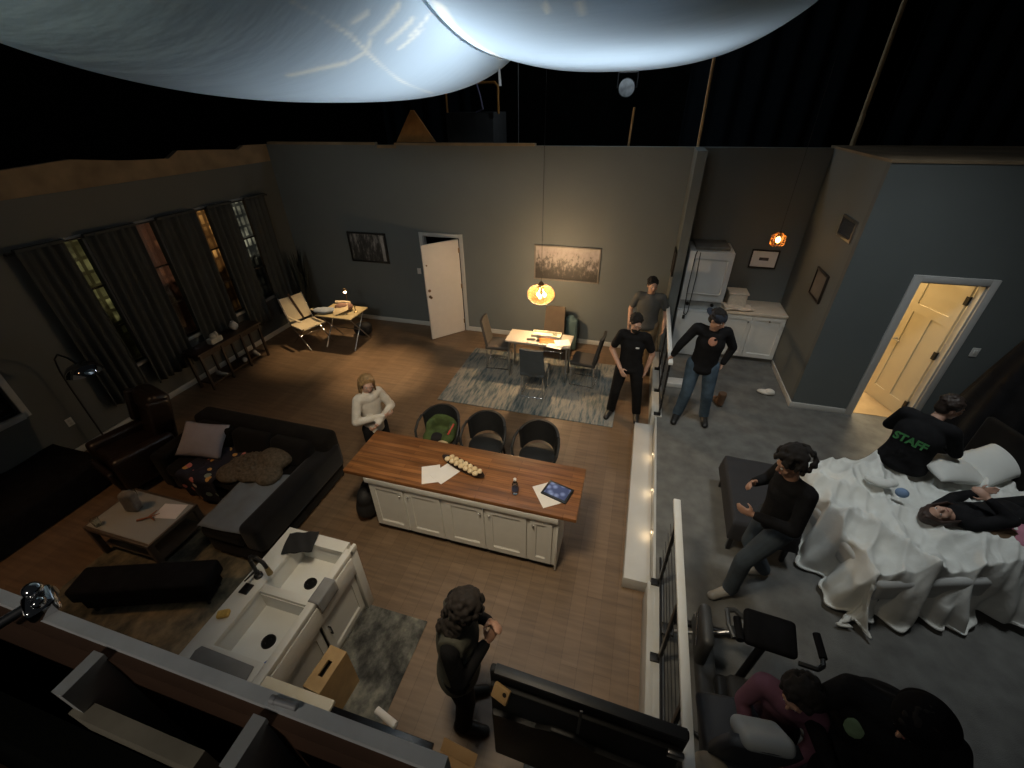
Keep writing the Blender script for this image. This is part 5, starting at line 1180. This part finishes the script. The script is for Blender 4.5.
figure('dark haired person in a dull pink hoodie kneeling behind the shell chair', (1.29,1.58,PF), 2.75, 1.58,
  dict(pel=(0,-.06,.42),che=(0,.0,.70),nek=(0,.05,.89),hed=(0,.09,1.02),shr=(.15,.03,.85),shl=(-.15,.03,.85),elr=(.20,.08,.62),ell=(-.20,.08,.62),wrr=(.10,.24,.52),wrl=(-.10,.24,.52),hir=(.09,-.05,.41),hil=(-.09,-.05,.41),knr=(.12,.14,.09),knl=(-.12,.14,.09),anr=(.12,-.27,.09),anl=(-.12,-.27,.09)),
  top=M('dusty_pink_fleece', (.13,.055,.085), .95), bottom=blk_j, shoe=blk_s, hair='curly', gaze=(.3,.8,-.4), wide=.9)
#PART4
# ------------------------------------------------------------------ overhead rig
silk = bpy.data.materials.new('balloon_silk'); silk.use_nodes = True; nt = silk.node_tree; nt.nodes.clear(); L = nt.links.new
ou = nt.nodes.new('ShaderNodeOutputMaterial'); tr = nt.nodes.new('ShaderNodeBsdfTransparent'); tl = nt.nodes.new('ShaderNodeBsdfTranslucent'); df = nt.nodes.new('ShaderNodeBsdfDiffuse')
tr.inputs['Color'].default_value = (1,1,1,1); tl.inputs['Color'].default_value = (.46,.64,.90,1); df.inputs['Color'].default_value = (.50,.60,.56,1)
m1 = nt.nodes.new('ShaderNodeMixShader'); m1.inputs[0].default_value = .35; m2 = nt.nodes.new('ShaderNodeMixShader'); m2.inputs[0].default_value = .80
L(tl.outputs[0], m1.inputs[1]); L(df.outputs[0], m1.inputs[2]); L(tr.outputs[0], m2.inputs[1]); L(m1.outputs[0], m2.inputs[2]); L(m2.outputs[0], ou.inputs['Surface'])
tc = nt.nodes.new('ShaderNodeTexCoord'); mp = nt.nodes.new('ShaderNodeMapping'); mp.inputs['Rotation'].default_value = (0,0,.5); mp.inputs['Scale'].default_value = (1.2,5,1)
nz = nt.nodes.new('ShaderNodeTexNoise'); nz.inputs['Scale'].default_value = 1.6; nz.inputs['Detail'].default_value = 3
L(tc.outputs['Object'], mp.inputs['Vector']); L(mp.outputs['Vector'], nz.inputs['Vector'])
bp = nt.nodes.new('ShaderNodeBump'); bp.inputs['Strength'].default_value = .10; bp.inputs['Distance'].default_value = .12; L(nz.outputs['Fac'], bp.inputs['Height'])
L(bp.outputs['Normal'], tl.inputs['Normal']); L(bp.outputs['Normal'], df.inputs['Normal'])
sg_ = lambda v, e: math.copysign(abs(v)**e, v)
LOBES = [(-2.67,3.93,1.60,2.98,5.53,1.24),(-.45,4.73,1.66,2.77,5.39,.88)]
def lobe(i, th, ph):
    cx,cy,a,b,zt,c = LOBES[i]
    z = zt-c*sg_(math.cos(ph),.8) if ph < PI/2 else zt-.55*sg_(math.cos(ph),.8)
    return V((cx+a*sg_(math.sin(ph),.8)*sg_(math.cos(th),.8), cy+b*sg_(math.sin(ph),.8)*sg_(math.sin(th),.8), z))
bl = thing('lighting_balloon', 'huge glowing white fabric lighting balloon hung over the set', 'lighting balloon', (0,0,0))
# sewn seam, and crease highlights painted in as a whiter translucent silk colour
at = nt.nodes.new('ShaderNodeAttribute'); at.attribute_name = 'seam_glint'
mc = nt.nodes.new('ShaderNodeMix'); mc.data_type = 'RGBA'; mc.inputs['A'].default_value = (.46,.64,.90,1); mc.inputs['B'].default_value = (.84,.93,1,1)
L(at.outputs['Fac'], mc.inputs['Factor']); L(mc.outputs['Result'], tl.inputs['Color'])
SEAM_GLINTS = [([(-1.66,2.18,4.66),(-1.64,2.35,4.63),(-1.63,2.58,4.57),(-1.69,2.87,4.5),(-1.81,3.4,4.41),(-2.0,4.35,4.35)],.0075),
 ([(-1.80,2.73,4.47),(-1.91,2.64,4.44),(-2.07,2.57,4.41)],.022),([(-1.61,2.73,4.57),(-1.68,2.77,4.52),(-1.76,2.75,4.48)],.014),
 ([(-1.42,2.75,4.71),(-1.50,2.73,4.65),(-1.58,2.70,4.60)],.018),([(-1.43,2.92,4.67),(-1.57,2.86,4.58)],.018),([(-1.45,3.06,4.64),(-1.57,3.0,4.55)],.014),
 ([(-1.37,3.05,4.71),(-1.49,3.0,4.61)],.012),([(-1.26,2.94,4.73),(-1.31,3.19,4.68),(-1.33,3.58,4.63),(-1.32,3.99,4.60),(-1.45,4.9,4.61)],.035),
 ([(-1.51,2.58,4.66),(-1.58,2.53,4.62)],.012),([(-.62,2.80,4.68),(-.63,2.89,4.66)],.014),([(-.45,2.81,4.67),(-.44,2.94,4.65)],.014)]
def seg_d(p, a, b):
    a, b = V(a), V(b); d = b-a; t = max(0,min(1,(p-a).dot(d)/d.length_squared)); return (p-a-d*t).length
def inside(i, p, m=.0):
    cx,cy,a,b,zt,c = LOBES[i]; q = abs((p.x-cx)/a)**2.5+abs((p.y-cy)/b)**2.5
    return q+(abs((zt-p.z)/c)**2.5 if p.z < zt else abs((p.z-zt)/.55)**2.5) < 1-m
for i in range(2):
    mb = MB().grid(lambda u,v,i=i: lobe(i,2*PI*u,1e-4+(PI-2e-4)*v),420,230,closed_u=True)
    # where the two pillows join there is no fabric between them
    bmesh.ops.delete(mb.bm, geom=[f for f in mb.bm.faces if all(inside(1-i,v.co) for v in f.verts)], context='FACES')
    me = mb.mesh('silk_lobe', silk, 180)
    atr = me.attributes.new('seam_glint', 'FLOAT', 'POINT')
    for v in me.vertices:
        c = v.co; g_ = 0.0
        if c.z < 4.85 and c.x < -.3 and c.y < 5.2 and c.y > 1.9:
            for pl_, w_ in SEAM_GLINTS: g_ = max(g_, 1-min(seg_d(c,a,b) for a, b in zip(pl_, pl_[1:]))/(w_*1.7))
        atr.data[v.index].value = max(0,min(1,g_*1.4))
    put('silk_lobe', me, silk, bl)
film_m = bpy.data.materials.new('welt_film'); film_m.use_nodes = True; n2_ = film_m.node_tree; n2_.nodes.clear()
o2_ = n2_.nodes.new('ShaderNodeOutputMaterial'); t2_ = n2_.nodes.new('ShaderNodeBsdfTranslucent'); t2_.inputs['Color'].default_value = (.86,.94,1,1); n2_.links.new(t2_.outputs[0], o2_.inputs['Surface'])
seam_m = M('white_seam_tape', (.85,.88,.9), .8, var=.02)
def seampts(i, f, n=24): return [lobe(i,*f(k/(n-1)))+V((0,0,-.006)) for k in range(n)]
bpy.context.view_layer.update()
# bright welt where the two pillows are sewn together
def zb(i, x, y):
    cx,cy,a,b,zt,c = LOBES[i]; q = abs((x-cx)/a)**2.5+abs((y-cy)/b)**2.5
    return zt-c*(1-q)**.4 if q < 1 else zt
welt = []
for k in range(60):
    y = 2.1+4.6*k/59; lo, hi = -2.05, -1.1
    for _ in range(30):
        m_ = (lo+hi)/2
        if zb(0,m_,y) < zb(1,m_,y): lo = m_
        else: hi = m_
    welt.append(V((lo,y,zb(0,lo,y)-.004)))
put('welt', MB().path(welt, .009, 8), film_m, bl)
# ties and hooks under the seam
put('tie_line', MB().tube((-1.62,5.15,4.72),(-1.60,5.15,4.42),.010,.014), seam_m, bl)
# lamps inside the balloon, stage lamps over the set, and added fill lights

def aimed(loc, to, energy, col, cone, blend, size, name):
    d = V(to)-V(loc)
    o = lamp('SPOT', loc, energy, col, size, name, rot=d.to_track_quat('-Z','Y').to_euler(), spot_size=math.radians(cone), spot_blend=blend); return o
aimed((-1.5,3.45,5.70), (-1.5,3.6,4.3), 175, (1,.95,.84), 126, 1.0, .20, 'balloon_lamp')
aimed((-.25,4.0,5.50), (-.35,4.3,4.3), 85, (1,.95,.84), 130, 1.0, .20, 'balloon_lamp')
aimed((-.95,1.25,4.95), (-1.0,3.8,.4), 560, (1,.83,.59), 86, 1.0, .35, 'warm_key')
aimed((-2.6,-1.0,4.9), (-3.4,8.2,2.3), 360, (.93,1,.98), 62, 1.0, .3, 'added_wall_wash')  # added fill, unseen behind the camera, lifts the back wall
aimed((-5.9,.7,4.7), (-5.1,2.0,0), 120, (1,.56,.27), 60, .8, .15, 'living_spot')
aimed((2.3,3.9,6.3), (2.75,4.95,.9), 385, (.95,1.0,1.0), 78, .9, .45, 'bedroom_soft')
aimed((-4.5,7.9,4.75), (-4.42,6.1,0), 1150, (1,.66,.34), 27, 1.0, .06, 'corner_beam')
aimed((-5.0,7.75,4.75), (-5.95,6.65,.5), 760, (1,.70,.38), 30, .9, .06, 'corner_spot')
lamp('POINT', (-.6,9.1,5.35), 55, (.80,.92,1), .15, 'added_rig_fill')  # added unseen fill that brightens the rig beyond the back wall
lamp('POINT', (-1.2,-2.6,5.4), 60, (1,.90,.78), .2, 'added_cavity_fill')  # added unseen fill for the hollow back of the front flat

pole_m = M('bare_timber_pole', (.34,.25,.14), .8, var=.15)
for x, y, dx, top, r, lab in ((-.38,8.24,.02,4.20,.018,'short timber pole rising from the back wall below the round rig lamp'),(.69,8.24,-.02,5.6,.022,'timber pole rising from the corner of the divider wall'),(2.80,8.24,.0,5.6,.030,'timber pole rising from the closet roof')):
    p = thing('timber_pole', lab, 'pole', (x,y,WH+.001), 0)
    put('shaft', MB().tube((0,0,0),(dx,0,top-WH),r,r,10), pole_m, p); 
    if r > .02: put('splice', MB().tube((0,-r,0),(dx*.2,-r,.42),r*.95,r*.95,10), pole_m, p)
g = put('gusset', MB().xprism(Matrix(((1,0,0,0),(0,0,1,0),(0,1,0,0),(0,0,0,1))), [(-.40,0),(.40,0),(.03,.50),(-.03,.50)], -.02, .02, .003), M('orange_ply', (.30,.15,.045), .8, var=.2), None, (-4.22,8.24,WH+.046)); tag(g, 'orange plywood triangle standing on top of the back wall', 'brace')
rl_ = thing('rig_lamp', 'round grey stage lamp high above the back wall', 'stage lamp', (-.62,10.0,4.50))
put('lamp_housing', MB().lathe([(.0,.26),(.08,.24),(.14,.10),(.16,0),(.15,0),(.12,.03),(0,.05)], n=28), blkmt_m, rl_).rotation_euler = (-PI/2+.2,0,0)
put('lens', MB().lathe([(0,.0),(.145,.0),(.145,.004),(0,.02)], n=28), M('frosted_lens', (.20,.21,.22), .3, var=.4, scale=9), rl_, (0,-.02,0)).rotation_euler = (PI/2+.2,0,0)
put('yoke', MB().path([(-.18,.08,0),(-.18,.08,.24),(.18,.08,.24),(.18,.08,0)],.012), blkmt_m, rl_)
put('hanger', MB().tube((0,.08,.24),(0,.08,2.5),.015), blkmt_m, rl_)
lf = thing('scissor_lift', 'dark platform lift with an orange guard rail beyond the back wall', 'lift', (-3.6,9.6,0))
put('lift_body', MB().b2((-.45,-.3,3.0),(.55,.6,4.15),.02), M('lift_grey', (.03,.03,.03), .7), lf); put('mast', MB().b2((-.2,-.1,0),(.3,.4,3.0)), blkmt_m, lf)
put('guard_rail', MB().path([(-.40,-.3,4.15),(-.40,-.3,4.62),(.60,-.3,4.62),(.66,-.3,4.56),(.66,-.3,4.12)],.022), M('orange_paint', (.45,.20,.04), .5), lf)
put('cable', MB().path([(.25,-.34,4.62),(.32,-.34,4.4),(.36,-.34,4.2),(.22,-.34,4.15)],.014), M('violet_cable', (.16,.15,.24), .5), lf)
hl = thing('hanging_cable', 'thin dark steel cable hanging down behind the back wall', 'cable', (-2.46,9.0,3.2)); put('wire', MB().tube((0,0,0),(0,0,3.0),.008,n=6), M('grey_wire', (.10,.10,.10), .5), hl); put('end_clamp', MB().tube((0,0,0),(0,0,.05),.014,n=8), blkmt_m, hl)
# the dark stage around the set
struct('wall_stage', MB().b2((-14,14.0,-.2),(14,14.2,9)).b2((-14.2,-6,-.2),(-14,14.2,9)).b2((14,-6,-.2),(14.2,14.2,9)), duv_m)
for i, (x, w, lab) in enumerate(((-6.0,2.6,'black stage drape hanging behind the window side of the set'),(2.2,3.2,'black stage drape hanging behind the laundry nook'),(6.4,3.4,'black stage drape hanging behind the closet roof'))):
    d_ = put('stage_drape', MB().grid(lambda u,v: V(((u-.5)*w,.08*math.sin(u*w*12),6.5*v)),90,3).solid(.01), M('navy_black_drape', (.008,.011,.014), .95, spec=.1), None, (x,12.5,0), sharp=180); tag(d_, lab, 'drape', 'black stage drapes')
# chrome clamp and tag on the front wall top
ck = thing('grip_clamp', 'shiny chrome grip clamp at the end of the front wall top', 'clamp', (-.735,.138,WH))
put('clamp_jaw', MB().box((0,0,.010),(.045,.034,.026),(0,0,-.4),.008,3), chrome_m, ck); put('clamp_knob', MB().ball((-.012,.006,.028),(.013,.011,.010)).ball((.016,-.004,.026),(.008,.008,.008)), chrome_m, ck)
put('clamp_screw', MB().tube((-.03,-.045,.006),(.0,.02,.012),.007), steel_m, ck)
tg = put('marker_pen', MB().tube((-.014,-.010,0),(.010,.008,0),.0042,n=12).tube((-.018,-.013,0),(-.013,-.009,0),.005,n=12), M('white_pen', (.45,.46,.48), .4), None, (-.318,.131,WH+.006), -.6); tag(tg, 'small white marker pen lying on top of the front wall', 'pen')

# ------------------------------------------------------------------ light of the stage, camera
w = bpy.data.worlds.new('dark_stage'); sc.world = w; w.use_nodes = True
w.node_tree.nodes['Background'].inputs['Color'].default_value = (.5,.55,.6,1); w.node_tree.nodes['Background'].inputs['Strength'].default_value = .012

F = 427.7; P_, R_, Y_ = (math.radians(a) for a in (33.04,-.935,-16.51))
fw_ = V((math.sin(Y_)*math.cos(P_), math.cos(Y_)*math.cos(P_), -math.sin(P_))); rg_ = V((math.cos(Y_), -math.sin(Y_), 0)); up_ = rg_.cross(fw_)
r2 = rg_*math.cos(R_)+up_*math.sin(R_); u2 = up_*math.cos(R_)-rg_*math.sin(R_)
cd = bpy.data.cameras.new('camera'); cam = bpy.data.objects.new('camera', cd); COL.objects.link(cam)
cd.sensor_width = 36; cd.lens = F*36/1024; cd.clip_start = .02; cd.clip_end = 200
cam.matrix_world = Matrix.Translation((0,0,4.246)) @ Matrix((r2, u2, -fw_)).transposed().to_4x4()
sc.camera = cam
vs = sc.view_settings; vs.view_transform = 'Standard'; vs.look = 'None'; vs.gamma = 1; vs.use_curve_mapping = False; vs.exposure = 0
sc.cycles.use_denoising = True; sc.cycles.max_bounces = 10; sc.cycles.transparent_max_bounces = 16; sc.cycles.sample_clamp_indirect = 4
